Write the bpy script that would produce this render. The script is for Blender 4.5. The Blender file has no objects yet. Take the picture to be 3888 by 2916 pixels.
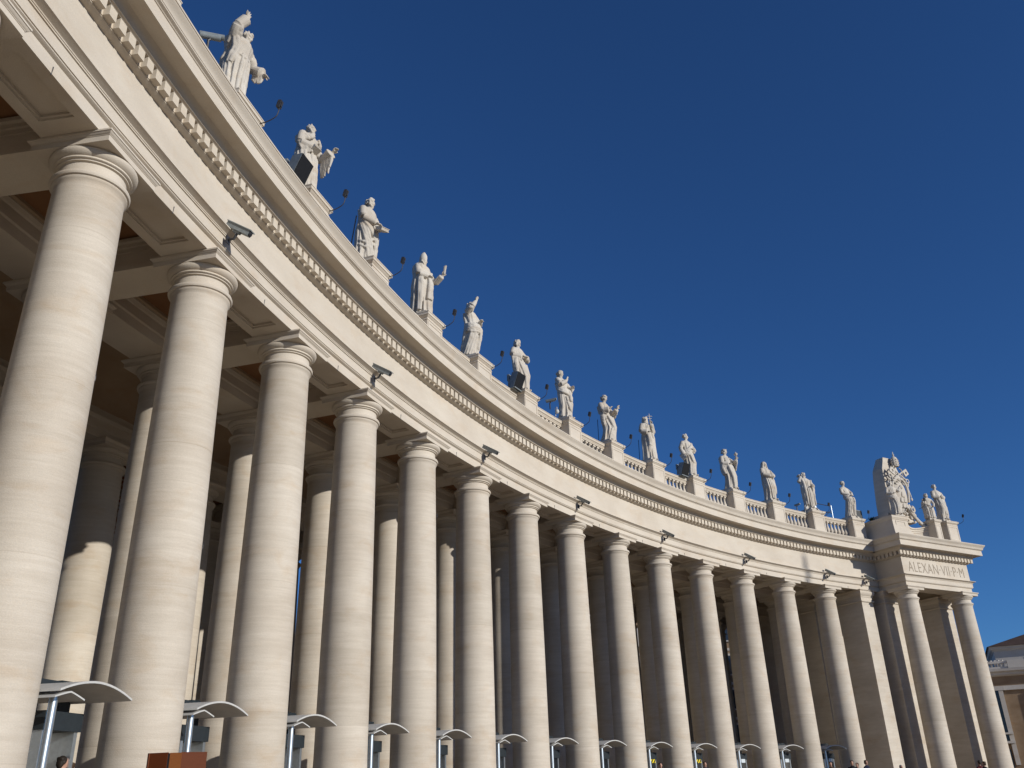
import bpy, math, random
import numpy as np
from mathutils import Matrix, Vector, Quaternion
R_ = math.radians
random.seed(7)
sc = bpy.context.scene
col = sc.collection

# ------------------------------------------------------------------ camera
EYE = 1.6                                   # camera height; heights below are written above the eye and lifted by EYE
F_PX, PITCH, ROLL = 3345.585, 0.43228, -0.03218
cam_d = bpy.data.cameras.new('camera'); cam = bpy.data.objects.new('camera', cam_d); col.objects.link(cam)
cam_d.sensor_width = 36.0; cam_d.lens = F_PX / 3888 * 36.0; cam_d.clip_end = 5000
_c, _s = math.cos(PITCH), math.sin(PITCH)
_r, _u, _f = Vector((1, 0, 0)), Vector((0, -_s, _c)), Vector((0, _c, _s))
_x = _r * math.cos(ROLL) + _u * math.sin(ROLL); _y = -_r * math.sin(ROLL) + _u * math.cos(ROLL)
M = Matrix((_x, _y, -_f)).transposed().to_4x4(); M.translation = Vector((0, 0, EYE))
cam.matrix_world = M
sc.camera = cam

# ------------------------------------------------------------------ sun and sky
SUN_AZ, SUN_EL = 326.0, 18.6                # degrees; azimuth counted from +X towards +Y
w = bpy.data.worlds.new('World'); sc.world = w; w.use_nodes = True
nt = w.node_tree; bg = nt.nodes['Background']
sky = nt.nodes.new('ShaderNodeTexSky'); sky.sky_type = 'NISHITA'; sky.sun_disc = False
sky.sun_elevation = R_(SUN_EL); sky.sun_rotation = R_(90 - SUN_AZ)
sky.altitude = 50; sky.air_density = 0.85; sky.dust_density = 0.0; sky.ozone_density = 10.0
nt.links.new(sky.outputs[0], bg.inputs[0]); bg.inputs[1].default_value = 0.094
sd = bpy.data.lights.new('sun', 'SUN'); so = bpy.data.objects.new('sun', sd); col.objects.link(so)
sd.energy = 4.2; sd.angle = R_(0.55); sd.color = (1.0, 0.965, 0.905)
sdir = Vector((math.cos(R_(SUN_AZ)) * math.cos(R_(SUN_EL)), math.sin(R_(SUN_AZ)) * math.cos(R_(SUN_EL)), math.sin(R_(SUN_EL))))
so.rotation_euler = sdir.to_track_quat('Z', 'Y').to_euler()
so.location = (30, -30, 60)
vs = sc.view_settings; vs.view_transform = 'Standard'; vs.look = 'None'; vs.gamma = 1; vs.use_curve_mapping = False
vs.exposure = 0.0

# ------------------------------------------------------------------ geometry of the place
CX, CY, RAD, TH0, DTH = 63.43881, 3.84984, 72.31047, 2.98521, -0.06242
def ctr(i, dr=0.0):
    t = TH0 + DTH * i
    return Vector((CX + (RAD + dr) * math.cos(t), CY + (RAD + dr) * math.sin(t)))
def frame(i, dr=0.0, z=0.0, yaw=0.0):
    """x outwards from the square, y along the row (to the right), z up"""
    t = TH0 + DTH * i
    p = ctr(i, dr)
    m = Matrix.Translation((p.x, p.y, z + EYE)) @ Matrix.Rotation(t, 4, 'Z')
    return m @ Matrix.Rotation(yaw, 4, 'Z')
def ray(px, py):
    dx, dy = px - 1944.0, py - 1458.0
    X = math.cos(ROLL) * dx + math.sin(ROLL) * dy; Y = -math.sin(ROLL) * dx + math.cos(ROLL) * dy
    u, v = X / F_PX, -Y / F_PX
    return Vector((u, _c - v * _s, _s + v * _c))
def at(px, py, D):
    r = ray(px, py); return r * (D / math.hypot(r.x, r.y)) + Vector((0, 0, EYE))
PA = R_(29.8)
PO = Vector((28.04, 64.17)); PU = Vector((math.cos(PA), math.sin(PA))); PV = Vector((-math.sin(PA), math.cos(PA)))
def pav(u=0, v=0, z=0, yaw=0):
    """end pavilion: x along its front (to the right), y away from the square"""
    p = PO + PU * u + PV * v
    return Matrix.Translation((p.x, p.y, z + EYE)) @ Matrix.Rotation(PA + yaw, 4, 'Z')

# ------------------------------------------------------------------ materials
def mat(name, fn, rough=0.8, spec=0.25, metal=0.0):
    m = bpy.data.materials.new(name); m.use_nodes = True
    n = m.node_tree.nodes; b = n['Principled BSDF']
    b.inputs['Roughness'].default_value = rough; b.inputs['Metallic'].default_value = metal
    b.inputs['Specular IOR Level'].default_value = spec
    fn(m.node_tree, b); return m
def flat(c, var=0.12, scale=6.0, bump=0.0):
    def fn(t, b):
        N, L = t.nodes, t.links
        tc = N.new('ShaderNodeTexCoord'); no = N.new('ShaderNodeTexNoise'); no.inputs['Scale'].default_value = scale; no.inputs['Detail'].default_value = 6
        L.new(tc.outputs['Object'], no.inputs['Vector'])
        cr = N.new('ShaderNodeValToRGB'); cr.color_ramp.elements[0].position = .3; cr.color_ramp.elements[1].position = .7
        cr.color_ramp.elements[0].color = [x * (1 - var) for x in c] + [1]; cr.color_ramp.elements[1].color = [min(1, x * (1 + var)) for x in c] + [1]
        L.new(no.outputs['Fac'], cr.inputs['Fac']); L.new(cr.outputs['Color'], b.inputs['Base Color'])
        if bump:
            bu = N.new('ShaderNodeBump'); bu.inputs['Strength'].default_value = bump; bu.inputs['Distance'].default_value = .02
            L.new(no.outputs['Fac'], bu.inputs['Height']); L.new(bu.outputs['Normal'], b.inputs['Normal'])
    return fn
def stone(base, streak=1.0, zs=9.0, patch=0.10, warm=(0.86, 0.70, 0.52), bump=0.25, grain=0.06, drum=0.0):
    """travertine: thin bedding streaks, warm and grey patches, fine grain and pits"""
    def fn(t, b):
        N, L = t.nodes, t.links
        tc = N.new('ShaderNodeTexCoord'); oi = N.new('ShaderNodeObjectInfo')
        add = N.new('ShaderNodeVectorMath'); add.operation = 'ADD'
        mul = N.new('ShaderNodeVectorMath'); mul.operation = 'SCALE'; mul.inputs[0].default_value = (37.0, 53.0, 71.0)
        L.new(oi.outputs['Random'], mul.inputs['Scale']); L.new(tc.outputs['Object'], add.inputs[0]); L.new(mul.outputs[0], add.inputs[1])
        def noise(sx, sz, detail=6, rough=.6, dist=0.0):
            mp = N.new('ShaderNodeMapping'); mp.inputs['Scale'].default_value = (sx, sx, sz)
            L.new(add.outputs[0], mp.inputs['Vector'])
            no = N.new('ShaderNodeTexNoise'); no.inputs['Scale'].default_value = 1; no.inputs['Detail'].default_value = detail
            no.inputs['Roughness'].default_value = rough; no.inputs['Distortion'].default_value = dist
            L.new(mp.outputs[0], no.inputs['Vector']); return no.outputs['Fac']
        def ramp(fac, p0, p1, c0, c1):
            cr = N.new('ShaderNodeValToRGB'); e = cr.color_ramp.elements
            e[0].position, e[1].position = p0, p1; e[0].color = (*c0, 1); e[1].color = (*c1, 1); L.new(fac, cr.inputs['Fac']); return cr.outputs['Color']
        def mult(a, bcol):
            mx = N.new('ShaderNodeMix'); mx.data_type = 'RGBA'; mx.blend_type = 'MULTIPLY'; mx.inputs['Factor'].default_value = 1
            L.new(a, mx.inputs['A']); L.new(bcol, mx.inputs['B']); return mx.outputs['Result']
        s1 = noise(.55, zs, 8, .65, .4); s2 = noise(1.6, zs * 4.2, 5, .7, .3); p1 = noise(.45, .7, 4, .55); p2 = noise(.8, 1.6, 5, .6, .6); g = noise(38, 60, 2, .5)
        one = (1, 1, 1)
        k = streak
        c = ramp(s1, .36, .66, (1 - .24 * k, 1 - .27 * k, 1 - .31 * k), one)
        c = mult(c, ramp(s2, .30, .62, (1 - .14 * k, 1 - .15 * k, 1 - .17 * k), one))
        c = mult(c, ramp(p1, .35, .65, (1 - patch, 1 - patch * 1.15, 1 - patch * 1.3), one))
        c = mult(c, ramp(p2, .52, .78, one, tuple(1 - (1 - x) * .55 * min(1, patch * 7) for x in warm)))
        c = mult(c, ramp(g, .3, .7, (1 - grain * 1.6,) * 3, (1, 1, 1)))
        if drum:                                # the shafts are built of drums: a little change of tone and a hairline joint
            def ma(op, a, b_=None):
                q = N.new('ShaderNodeMath'); q.operation = op
                for k_, x in enumerate((a, b_)):
                    if x is None: continue
                    if isinstance(x, (int, float)): q.inputs[k_].default_value = x
                    else: L.new(x, q.inputs[k_])
                return q.outputs[0]
            sp = N.new('ShaderNodeSeparateXYZ'); L.new(tc.outputs['Object'], sp.inputs[0])
            zz = ma('ADD', ma('DIVIDE', sp.outputs['Z'], drum), ma('MULTIPLY', oi.outputs['Random'], 9.7))
            wn = N.new('ShaderNodeTexWhiteNoise'); wn.noise_dimensions = '1D'; L.new(ma('FLOOR', zz), wn.inputs['W'])
            c = mult(c, ramp(wn.outputs['Value'], 0, 1, (.90, .895, .885), one))
            c = mult(c, ramp(ma('FRACT', zz), .003, .0045, (.84, .82, .79), one))
        bs = N.new('ShaderNodeRGB'); bs.outputs[0].default_value = (*base, 1)
        c = mult(c, bs.outputs[0]); L.new(c, b.inputs['Base Color'])
        if bump:
            ad = N.new('ShaderNodeMath'); ad.operation = 'ADD'; L.new(s2, ad.inputs[0]); L.new(g, ad.inputs[1])
            bu = N.new('ShaderNodeBump'); bu.inputs['Strength'].default_value = bump; bu.inputs['Distance'].default_value = .015
            L.new(ad.outputs[0], bu.inputs['Height']); L.new(bu.outputs['Normal'], b.inputs['Normal'])
    return fn
TRAV = (0.635, 0.57, 0.475)
m_col = mat('travertine_shaft', stone(TRAV, 0.42, 7.5, .13, drum=3.3), .75)
m_ent = mat('travertine_entablature', stone((0.62, 0.555, 0.46), 0.22, 2.2, .09), .75)
m_pier = mat('travertine_blocks', stone((0.62, 0.56, 0.47), 0.45, 5.0, .12), .75)
m_stat = mat('statue_stone', stone((0.62, 0.575, 0.50), 0.30, 2.5, .16, bump=.35, grain=.09), .8)
m_dark = mat('weathered_stone', stone((0.33, 0.285, 0.235), 0.5, 2.0, .25, bump=.5, grain=.1), .85)
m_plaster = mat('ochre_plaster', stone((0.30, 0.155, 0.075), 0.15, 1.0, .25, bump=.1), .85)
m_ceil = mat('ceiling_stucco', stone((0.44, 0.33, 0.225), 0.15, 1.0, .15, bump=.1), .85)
m_iron = mat('dark_iron', flat((.03, .03, .033), .3, 20), .5, .4)
m_black = mat('black_mesh_cloth', flat((.012, .012, .013), .3, 60), .7, .2)
m_grey = mat('grey_painted_metal', flat((.20, .22, .22), .18, 9), .45, .4)
m_steel = mat('brushed_steel', flat((.52, .57, .60), .08, 14), .35, .5, .85)
m_white = mat('white_painted_panel', flat((.50, .49, .46), .08, 5), .45, .4)
m_machine = mat('blue_grey_machine_shell', flat((.018, .024, .028), .15, 8), .5, .4)
m_wood = mat('varnished_wood', stone((0.14, 0.036, 0.010), 0.6, .8, .2, bump=.05), .55, .15)
m_wood2 = mat('pale_wood_strip', stone((0.28, 0.10, 0.03), 0.5, .8, .2, bump=.05), .55, .15)
m_cobble = None

# ------------------------------------------------------------------ mesh builder
class MB:
    def __init__(self): self.v = []; self.f = []
    def add(self, vs_, fs_):
        o = len(self.v); self.v += [tuple(x) for x in vs_]; self.f += [tuple(o + k for k in f) for f in fs_]; return self
    def box(self, x0, x1, y0, y1, z0, z1, m=None):
        vs_ = [Vector(p) for p in ((x0, y0, z0), (x1, y0, z0), (x1, y1, z0), (x0, y1, z0), (x0, y0, z1), (x1, y0, z1), (x1, y1, z1), (x0, y1, z1))]
        if m is not None: vs_ = [m @ p for p in vs_]
        return self.add(vs_, ((3, 2, 1, 0), (4, 5, 6, 7), (0, 1, 5, 4), (1, 2, 6, 5), (2, 3, 7, 6), (3, 0, 4, 7)))
    def loft(self, rings, caps=True):
        n = len(rings[0]); vs_ = [p for r in rings for p in r]; fs_ = []
        for a in range(len(rings) - 1):
            for k in range(n):
                k2 = (k + 1) % n
                fs_.append((a * n + k, a * n + k2, (a + 1) * n + k2, (a + 1) * n + k))
        if caps: fs_.append(tuple(range(n - 1, -1, -1))); fs_.append(tuple((len(rings) - 1) * n + k for k in range(n)))
        return self.add(vs_, fs_)
    def lathe(self, prof, seg=32, c=(0, 0, 0), m=None, sx=1.0):
        rings = [[(c[0] + r * sx * math.cos(2 * math.pi * k / seg), c[1] + r * sx * math.sin(2 * math.pi * k / seg), c[2] + z) for k in range(seg)] for r, z in prof]
        if m is not None: rings = [[m @ Vector(p) for p in r] for r in rings]
        return self.loft(rings)
    def tube(self, pts, rad, seg=8, flat_=1.0):
        pts = [Vector(p) for p in pts]
        if not hasattr(rad, '__len__'): rad = [rad] * len(pts)
        up = None; rings = []
        for k, p in enumerate(pts):
            d = (pts[min(k + 1, len(pts) - 1)] - pts[max(k - 1, 0)])
            d = d.normalized() if d.length > 1e-9 else Vector((0, 0, 1))
            if up is None: up = d.orthogonal().normalized()
            up = up - d * up.dot(d); up = up.normalized() if up.length > 1e-6 else d.orthogonal().normalized()
            s = d.cross(up)
            rings.append([p + (up * math.cos(2 * math.pi * j / seg) + s * math.sin(2 * math.pi * j / seg) * flat_) * rad[k] for j in range(seg)])
        return self.loft(rings)
    def ell(self, c, r, rot=None, nu=14, nv=9):
        if not hasattr(r, '__len__'): r = (r, r, r)
        q = rot if rot is not None else Matrix.Identity(3)
        vs_ = [Vector(c) + q @ Vector((0, 0, -r[2]))]; fs_ = []
        for a in range(1, nv):
            t = -math.pi / 2 + math.pi * a / nv
            for k in range(nu):
                p = 2 * math.pi * k / nu
                vs_.append(Vector(c) + q @ Vector((r[0] * math.cos(t) * math.cos(p), r[1] * math.cos(t) * math.sin(p), r[2] * math.sin(t))))
        vs_.append(Vector(c) + q @ Vector((0, 0, r[2])))
        for k in range(nu): fs_.append((0, 1 + (k + 1) % nu, 1 + k))
        for a in range(nv - 2):
            for k in range(nu):
                k2 = (k + 1) % nu; o = 1 + a * nu
                fs_.append((o + k, o + k2, o + nu + k2, o + nu + k))
        o = 1 + (nv - 2) * nu; L = len(vs_) - 1
        for k in range(nu): fs_.append((o + k, o + (k + 1) % nu, L))
        return self.add(vs_, fs_)
    def rect(self, prof, x0, x1, y0, y1, closed=False, caps=True):
        """profile (out, z) run round a rectangle with mitred corners"""
        rings = [[(x0 - o, y0 - o, z), (x1 + o, y0 - o, z), (x1 + o, y1 + o, z), (x0 - o, y1 + o, z)] for o, z in prof]
        if closed: rings.append(rings[0])
        return self.loft(rings, caps and not closed)
    def arc(self, prof, i0, i1, per=8, r0=0.0):
        """closed profile (towards the square, z) swept along the curve of the colonnade"""
        n = max(2, int(math.ceil((i1 - i0) * per)) + 1); rings = []
        for k in range(n):
            t = TH0 + DTH * (i0 + (i1 - i0) * k / (n - 1)); c, s = math.cos(t), math.sin(t)
            rings.append([(CX + (RAD + r0 - o) * c, CY + (RAD + r0 - o) * s, z + EYE) for o, z in prof])
        return self.loft(rings)
    def xf(self, m): self.v = [tuple(m @ Vector(p)) for p in self.v]; return self
    def mesh(self, name, m, smooth=35):
        me = bpy.data.meshes.new(name); me.from_pydata(self.v, [], self.f); me.update()
        import bmesh
        b = bmesh.new(); b.from_mesh(me); bmesh.ops.recalc_face_normals(b, faces=b.faces); b.to_mesh(me); b.free()
        me.materials.append(m)
        if smooth:
            me.polygons.foreach_set('use_smooth', [True] * len(me.polygons)); me.set_sharp_from_angle(angle=R_(smooth))
        return me
def remesh(mb, name, m, voxel, smooth=2):
    me = mb.mesh(name, m, 0); o = bpy.data.objects.new('remesh', me); col.objects.link(o)
    md = o.modifiers.new('r', 'REMESH'); md.mode = 'VOXEL'; md.voxel_size = voxel; md.use_smooth_shade = True
    if smooth:
        s = o.modifiers.new('s', 'SMOOTH'); s.iterations = smooth; s.factor = .5
    ev = o.evaluated_get(bpy.context.evaluated_depsgraph_get())
    out = bpy.data.meshes.new_from_object(ev); out.name = name
    bpy.data.objects.remove(o); bpy.data.meshes.remove(me)
    out.materials.clear(); out.materials.append(m)
    out.polygons.foreach_set('use_smooth', [True] * len(out.polygons))
    return out
def obj(name, me, parent=None, m=None):
    o = bpy.data.objects.new(name, me); col.objects.link(o)
    o.matrix_world = m if m is not None else Matrix.Identity(4)
    if parent is not None: put(o, parent)
    return o
def put(o, parent):
    """child keeps its world place"""
    mw = o.matrix_basis.copy(); o.parent = parent; o.matrix_parent_inverse = WORLD[parent.name].inverted(); o.matrix_basis = mw; WORLD[o.name] = mw
WORLD = {}
def tag(o, label=None, cat=None, group=None, kind=None):
    if label: o['label'] = label
    if cat: o['category'] = cat
    if group: o['group'] = group
    if kind: o['kind'] = kind
    WORLD[o.name] = o.matrix_basis.copy(); return o
def thing(name, label, cat, m, group=None):
    o = bpy.data.objects.new(name, None); o.empty_display_size = .3; col.objects.link(o); o.matrix_world = m
    return tag(o, label, cat, group)
def part(name, me, parent, m=None): return obj(name, me, parent, m)
def kid(name, me, parent, m=None):
    """child given in its parent's own frame"""
    return obj(name, me, parent, WORLD[parent.name] @ (m if m is not None else Matrix.Identity(4)))
T = Matrix.Translation
def RZ(a): return Matrix.Rotation(a, 4, 'Z')
def RX(a): return Matrix.Rotation(a, 4, 'X')
def RY(a): return Matrix.Rotation(a, 4, 'Y')

# ------------------------------------------------------------------ ground
def cobbles(t, b):
    N, L = t.nodes, t.links
    tc = N.new('ShaderNodeTexCoord'); vo = N.new('ShaderNodeTexVoronoi'); vo.inputs['Scale'].default_value = 8; vo.feature = 'DISTANCE_TO_EDGE'
    L.new(tc.outputs['Object'], vo.inputs['Vector'])
    cr = N.new('ShaderNodeValToRGB'); cr.color_ramp.elements[0].position = .02; cr.color_ramp.elements[1].position = .12
    cr.color_ramp.elements[0].color = (.08, .058, .04, 1); cr.color_ramp.elements[1].color = (.235, .165, .105, 1)
    L.new(vo.outputs['Distance'], cr.inputs['Fac']); L.new(cr.outputs['Color'], b.inputs['Base Color'])
m_cobble = mat('cobblestones', cobbles, .7)
m_paving = mat('stone_paving', stone((0.33, 0.25, 0.17), 0.2, 1, .2), .6)
FLOOR = -0.6
g = MB(); n = 40
g.add([(x, y, 0) for x, y in ((-1500, -1500), (1500, -1500), (1500, 2500), (-1500, 2500))], [(0, 1, 2, 3)])
tag(obj('ground', g.mesh('ground', m_cobble, 0)), kind='structure')
g = MB()
for k, (d, z0, z1) in enumerate(((4.4, -1.59, -1.26), (4.0, -1.25, -.93), (3.6, -.92, FLOOR))):
    g.arc([(d, z0), (d, z1), (-17.5, z1), (-17.5, z0)], -14, 14.6, 4)
tag(obj('pavement', g.mesh('pavement', m_paving)), kind='structure')

# ------------------------------------------------------------------ colonnade
I0, I1 = -8.0, 14.22                        # curved part, in column steps
SOF = 12.647
ROWS = (0.0, 4.3, 11.25, 15.5)             # distances of the four rows behind the first
CC = 0.89                                   # column centre behind the abacus front
colonnade = thing('colonnade', 'long curved travertine colonnade with four rows of round columns and an end pavilion', 'colonnade', frame(6, 8, FLOOR))
WORLD['colonnade'] = frame(6, 8, FLOOR)

def front_profile(back=-1.545):
    return [(-.235, SOF), (-.235, 12.965), (-.215, 12.985), (-.18, 12.995), (-.155, 13.02), (-.155, 13.042), (-.125, 13.045), (-.125, 13.345),
            (-.095, 13.348), (-.095, 13.385), (-.085, 13.39)]
ARCH = [(-.235, SOF), (-.235, 12.965), (-.222, 12.972), (-.19, 12.985), (-.155, 13.01), (-.155, 13.04), (-.13, 13.043), (-.13, 13.335),
        (-.10, 13.338), (-.10, 13.372), (-.085, 13.375), (-.075, 13.40), (-.03, 13.425), (.02, 13.445), (.055, 13.462), (.07, 13.465), (.07, 13.498), (-.25, 13.52)]
FRZ = [(-.205, 13.49), (-.205, 14.80)]
CORN = [(-.27, 14.775), (-.245, 14.778), (-.245, 14.80), (-.20, 14.808), (-.13, 14.822), (-.08, 14.84), (-.05, 14.858), (-.035, 14.862), (-.035, 14.885), (-.015, 14.887), (-.015, 15.17),
        (.145, 15.172), (.155, 15.185), (.185, 15.19), (.205, 15.20), (.205, 15.235), (.215, 15.238), (.225, 15.29), (.26, 15.35), (.315, 15.40), (.345, 15.418), (.66, 15.418), (.67, 15.395),
        (.722, 15.395), (.70, 15.775), (.72, 15.778), (.735, 15.80), (.775, 15.82), (.802, 15.835), (.802, 15.875), (.815, 15.878), (.82, 15.92), (.838, 15.97), (.872, 16.03), (.915, 16.08), (.938, 16.115), (.94, 16.14),
        (.958, 16.142), (.958, 16.195), (.6, 16.225), (0.0, 16.245)]
BK = -1.545
# architrave of the front row, its soffit sunk between raised borders
a = MB()
a.arc(ARCH + [(BK, 13.52), (BK, 12.75), (-.5, 12.75), (-.5, SOF)], I0, I1)
a.arc([(-1.28, SOF), (-1.28, 12.75), (BK, 12.75), (BK, SOF)], I0, I1)
a.arc([(-.5, 12.69), (-.5, 12.75), (-.56, 12.75), (-.56, 12.69)], I0, I1)
a.arc([(-1.22, 12.69), (-1.22, 12.75), (-1.28, 12.75), (-1.28, 12.69)], I0, I1)
for i in range(int(I0), 15):
    for s in (-1, 1):
        c0 = i + s * .305; lo, hi = min(c0, c0 - s * .3), max(c0, c0 - s * .3)
        a.arc([(-.5, SOF), (-.5, 12.751), (-1.28, 12.751), (-1.28, SOF)], lo, hi, 8)
        lo, hi = min(c0, c0 + s * .0133), max(c0, c0 + s * .0133)
        a.arc([(-.56, 12.69), (-.56, 12.75), (-1.22, 12.75), (-1.22, 12.69)], lo, hi, 8)
part('architrave', a.mesh('architrave', m_ent, 25), colonnade)
part('frieze', MB().arc(FRZ + [(BK, 14.80), (BK, 13.49)], I0, I1).mesh('frieze', m_ent, 25), colonnade)
corn = part('cornice', MB().arc(CORN + [(-1.6, 16.245), (-1.6, 14.775)], I0, I1).mesh('cornice', m_ent, 25), colonnade)
# dentils: counted off the photograph
DN = 12.2                                   # dentils per column step
d = MB(); k = 0
while True:
    i = I0 + k / DN; k += 1
    if i > I1: break
    t = TH0 + DTH * i; hw = .36 / DN
    d.arc([(.138, 14.895), (.138, 15.173), (-.02, 15.173), (-.02, 14.895)], i - hw * .92, i + hw * .92, 1)
part('dentil_band', d.mesh('dentil_band', m_ent, 0), corn)

# columns
def shaft_profile():
    z0, z1 = FLOOR + .62, 11.60; out = []
    for k in range(13):
        t = k / 12; out.append((.795 - .095 * t ** 1.6 + .004 * math.sin(math.pi * t), z0 + (z1 - z0) * t))
    return [(0.86, z0 - .06), (.86, z0 - .02), (.82, z0 + .01)] + out[1:] + [(.705, 11.64), (.73, 11.69), (.748, 11.715), (.748, 11.755), (.70, 11.757)]
CAP = [(.70, 11.755), (.755, 11.757), (.785, 11.775), (.80, 11.81), (.80, 11.835), (.785, 11.87), (.755, 11.89), (.715, 11.893), (.69, 11.915), (.68, 11.96), (.68, 12.12), (.70, 12.135), (.735, 12.138), (.735, 12.17), (.765, 12.173), (.785, 12.19), (.785, 12.215), (.775, 12.232),
       (.785, 12.235), (.835, 12.27), (.87, 12.315), (.885, 12.36), (.88, 12.39), (.86, 12.405), (.5, 12.41)]
me_shaft = MB().lathe(shaft_profile(), 48).mesh('shaft', m_col, 40)
cap = MB().lathe(CAP, 48)
ABW = .883
cap.rect([(0, 12.40), (0, 12.53), (.012, 12.533), (.012, 12.545), (.02, 12.55), (.05, 12.575), (.062, 12.60), (.077, 12.602), (.077, SOF - .003)], -ABW, ABW, -ABW, ABW)
me_cap = cap.mesh('capital', m_ent, 35)
bs = MB(); z = FLOOR
bs.box(-1.06, 1.06, -1.06, 1.06, z, z + .27)
bs.lathe([(.95, z + .26), (1.02, z + .29), (1.045, z + .36), (1.02, z + .44), (.95, z + .475), (.90, z + .478), (.90, z + .55), (.8, z + .56)], 40)
me_base = bs.mesh('column_base', m_col, 35)
ranges = (range(-3, 14), range(-6, 14), range(-6, 14), range(-6, 14))
for r, dr in enumerate(ROWS):
    k = 1 + dr * .011
    for i in ranges[r]:
        m = frame(i, dr + CC, 0) @ Matrix.Diagonal((k, k, 1, 1))
        m2 = m @ RZ(random.random() * 6.28)
        c = part('column', me_shaft, colonnade, m2)
        part('capital', me_cap, c, m); part('column_base', me_base, c, m)

# inner beams, radial beams, ceilings, vault, roof
a = MB()
for r, dr in enumerate(ROWS[1:]):
    hw = .66 * (1 + dr * .006); c = dr + CC
    a.arc([(-c + hw, SOF), (-c + hw, 12.96), (-c + hw + .05, 13.0), (-c + hw + .05, 13.3), (-c + hw + .1, 13.33), (-c + hw + .16, 13.42), (-c + hw + .16, 13.47), (-c + hw, 13.47), (-c + hw, 16.0),
           (-c - hw, 16.0), (-c - hw, 13.47), (-c - hw - .16, 13.47), (-c - hw - .16, 13.42), (-c - hw - .1, 13.33), (-c - hw - .05, 13.3), (-c - hw - .05, 13.0), (-c - hw, 12.96), (-c - hw, SOF)], I0, I1, 6)
part('inner_architrave', a.mesh('inner_architrave', m_ent, 25), colonnade)
def beam(x0, x1):
    b = MB()
    b.box(x0, x1, -.60, .60, SOF, 13.6)
    for s in (-1, 1):
        for (za, zb) in ((SOF, 12.80), (13.2, 13.32)): b.box(x0, x1, *sorted((s * .60, s * .635)), za, zb)
        for xa, xb in ((x0, x0 + .22), (x1 - .22, x1)): b.box(xa, xb, *sorted((s * .60, s * .634)), 12.80, 13.2)
        b.box(x0, x1, *sorted((s * .60, s * .70)), 13.32, 13.42); b.box(x0, x1, *sorted((s * .60, s * .80)), 13.42, 13.52)
    return b.mesh('radial_beam', m_ent, 0)
me_b1 = beam(1.545, ROWS[1] + CC - .70); me_b2 = beam(ROWS[2] + CC + .7, ROWS[3] + CC - .7)
for i in range(-7, 14):
    part('radial_beam', me_b1, colonnade, frame(i)); part('radial_beam', me_b2, colonnade, frame(i))
a = MB()
a.arc([(-1.545, 13.58), (-1.545, 13.8), (-4.55, 13.8), (-4.55, 13.58)], I0, I1, 4); a.arc([(-12.8, 13.58), (-12.8, 13.8), (-15.75, 13.8), (-15.75, 13.58)], I0, I1, 4)
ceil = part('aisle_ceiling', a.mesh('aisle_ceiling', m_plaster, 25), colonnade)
a = MB()
for (x0, x1) in ((-1.545, -4.52), (-12.86, -15.67)):
    for x, s in ((x0, -1), (x1, 1)):
        a.arc([(x, 13.40), (x + s * .12, 13.40), (x + s * .16, 13.46), (x + s * .26, 13.48), (x + s * .26, 13.585), (x, 13.585)], I0, I1, 6)
part('coffer_moulding', a.mesh('coffer_moulding', m_ceil, 25), ceil)
v = []; x0, x1 = ROWS[1] + CC + .66, ROWS[2] + CC - .66; xm, hw = (x0 + x1) / 2, (x1 - x0) / 2
for k in range(17):
    t = math.pi * k / 16; v.append((-(xm - hw * math.cos(t)), 13.45 + 2.0 * math.sin(t)))
a = MB().arc(v + [(-x1, 15.75), (-x0, 15.75)], I0, I1, 4)
part('barrel_vault', a.mesh('barrel_vault', m_ceil, 30), colonnade)
part('roof', MB().arc([(-1.58, 16.0), (-1.58, 16.2), (-17.2, 16.2), (-17.2, 16.0)], I0, I1, 4).mesh('roof', m_dark, 25), colonnade)
part('rear_entablature', MB().arc([(-15.9, 13.47), (-15.9, 16.3), (-17.0, 16.3), (-17.25, 16.0), (-16.85, 15.4), (-16.7, 13.47)], I0, I1, 4).mesh('rear_entablature', m_ent, 25), colonnade)

# iron pins under the architrave and rings on two shafts
me_pin = MB().tube([(-.245 * -1, 0, SOF - .03), (.24, 0, SOF + .02), (.225, 0, SOF + .16)], .012, 6).mesh('iron_pin', m_iron)
for i in range(-2, 14): part('iron_pin', me_pin, colonnade, frame(i + .44))

# pier that ends the curve
PIERCAP = [(0, 11.755), (.05, 11.76), (.09, 11.80), (.09, 11.86), (.04, 11.89), (0, 11.90), (0, 12.12), (.04, 12.13), (.04, 12.2), (.09, 12.26), (.15, 12.35), (.16, 12.40), (.17, 12.402), (.17, 12.55), (.22, 12.6), (.24, 12.605), (.24, SOF - .004)]
def pier(name, m, w_, dpt, nsub=None):
    p = MB(); p.box(-w_ / 2, w_ / 2, 0, dpt, FLOOR + .5, 11.757)
    o = part(name, p.mesh('pier', m_pier, 0), colonnade, m)
    part('pier_capital', MB().rect(PIERCAP, -w_ / 2, w_ / 2, 0, dpt).mesh('pier_capital', m_ent, 25), o, m)
    part('pier_base', MB().rect([(.16, FLOOR), (.16, FLOOR + .27), (.12, FLOOR + .3), (.14, FLOOR + .4), (.06, FLOOR + .48), (0, FLOOR + .5)], -w_ / 2, w_ / 2, 0, dpt).mesh('pier_base', m_pier, 25), o, m)
pier('pier', frame(13.835, .20) @ RZ(-math.pi / 2), 1.22, 2.2)
for dr in ROWS[1:]: pier('pier', frame(13.80, dr + .1) @ RZ(-math.pi / 2), 1.40, 1.7)

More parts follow.
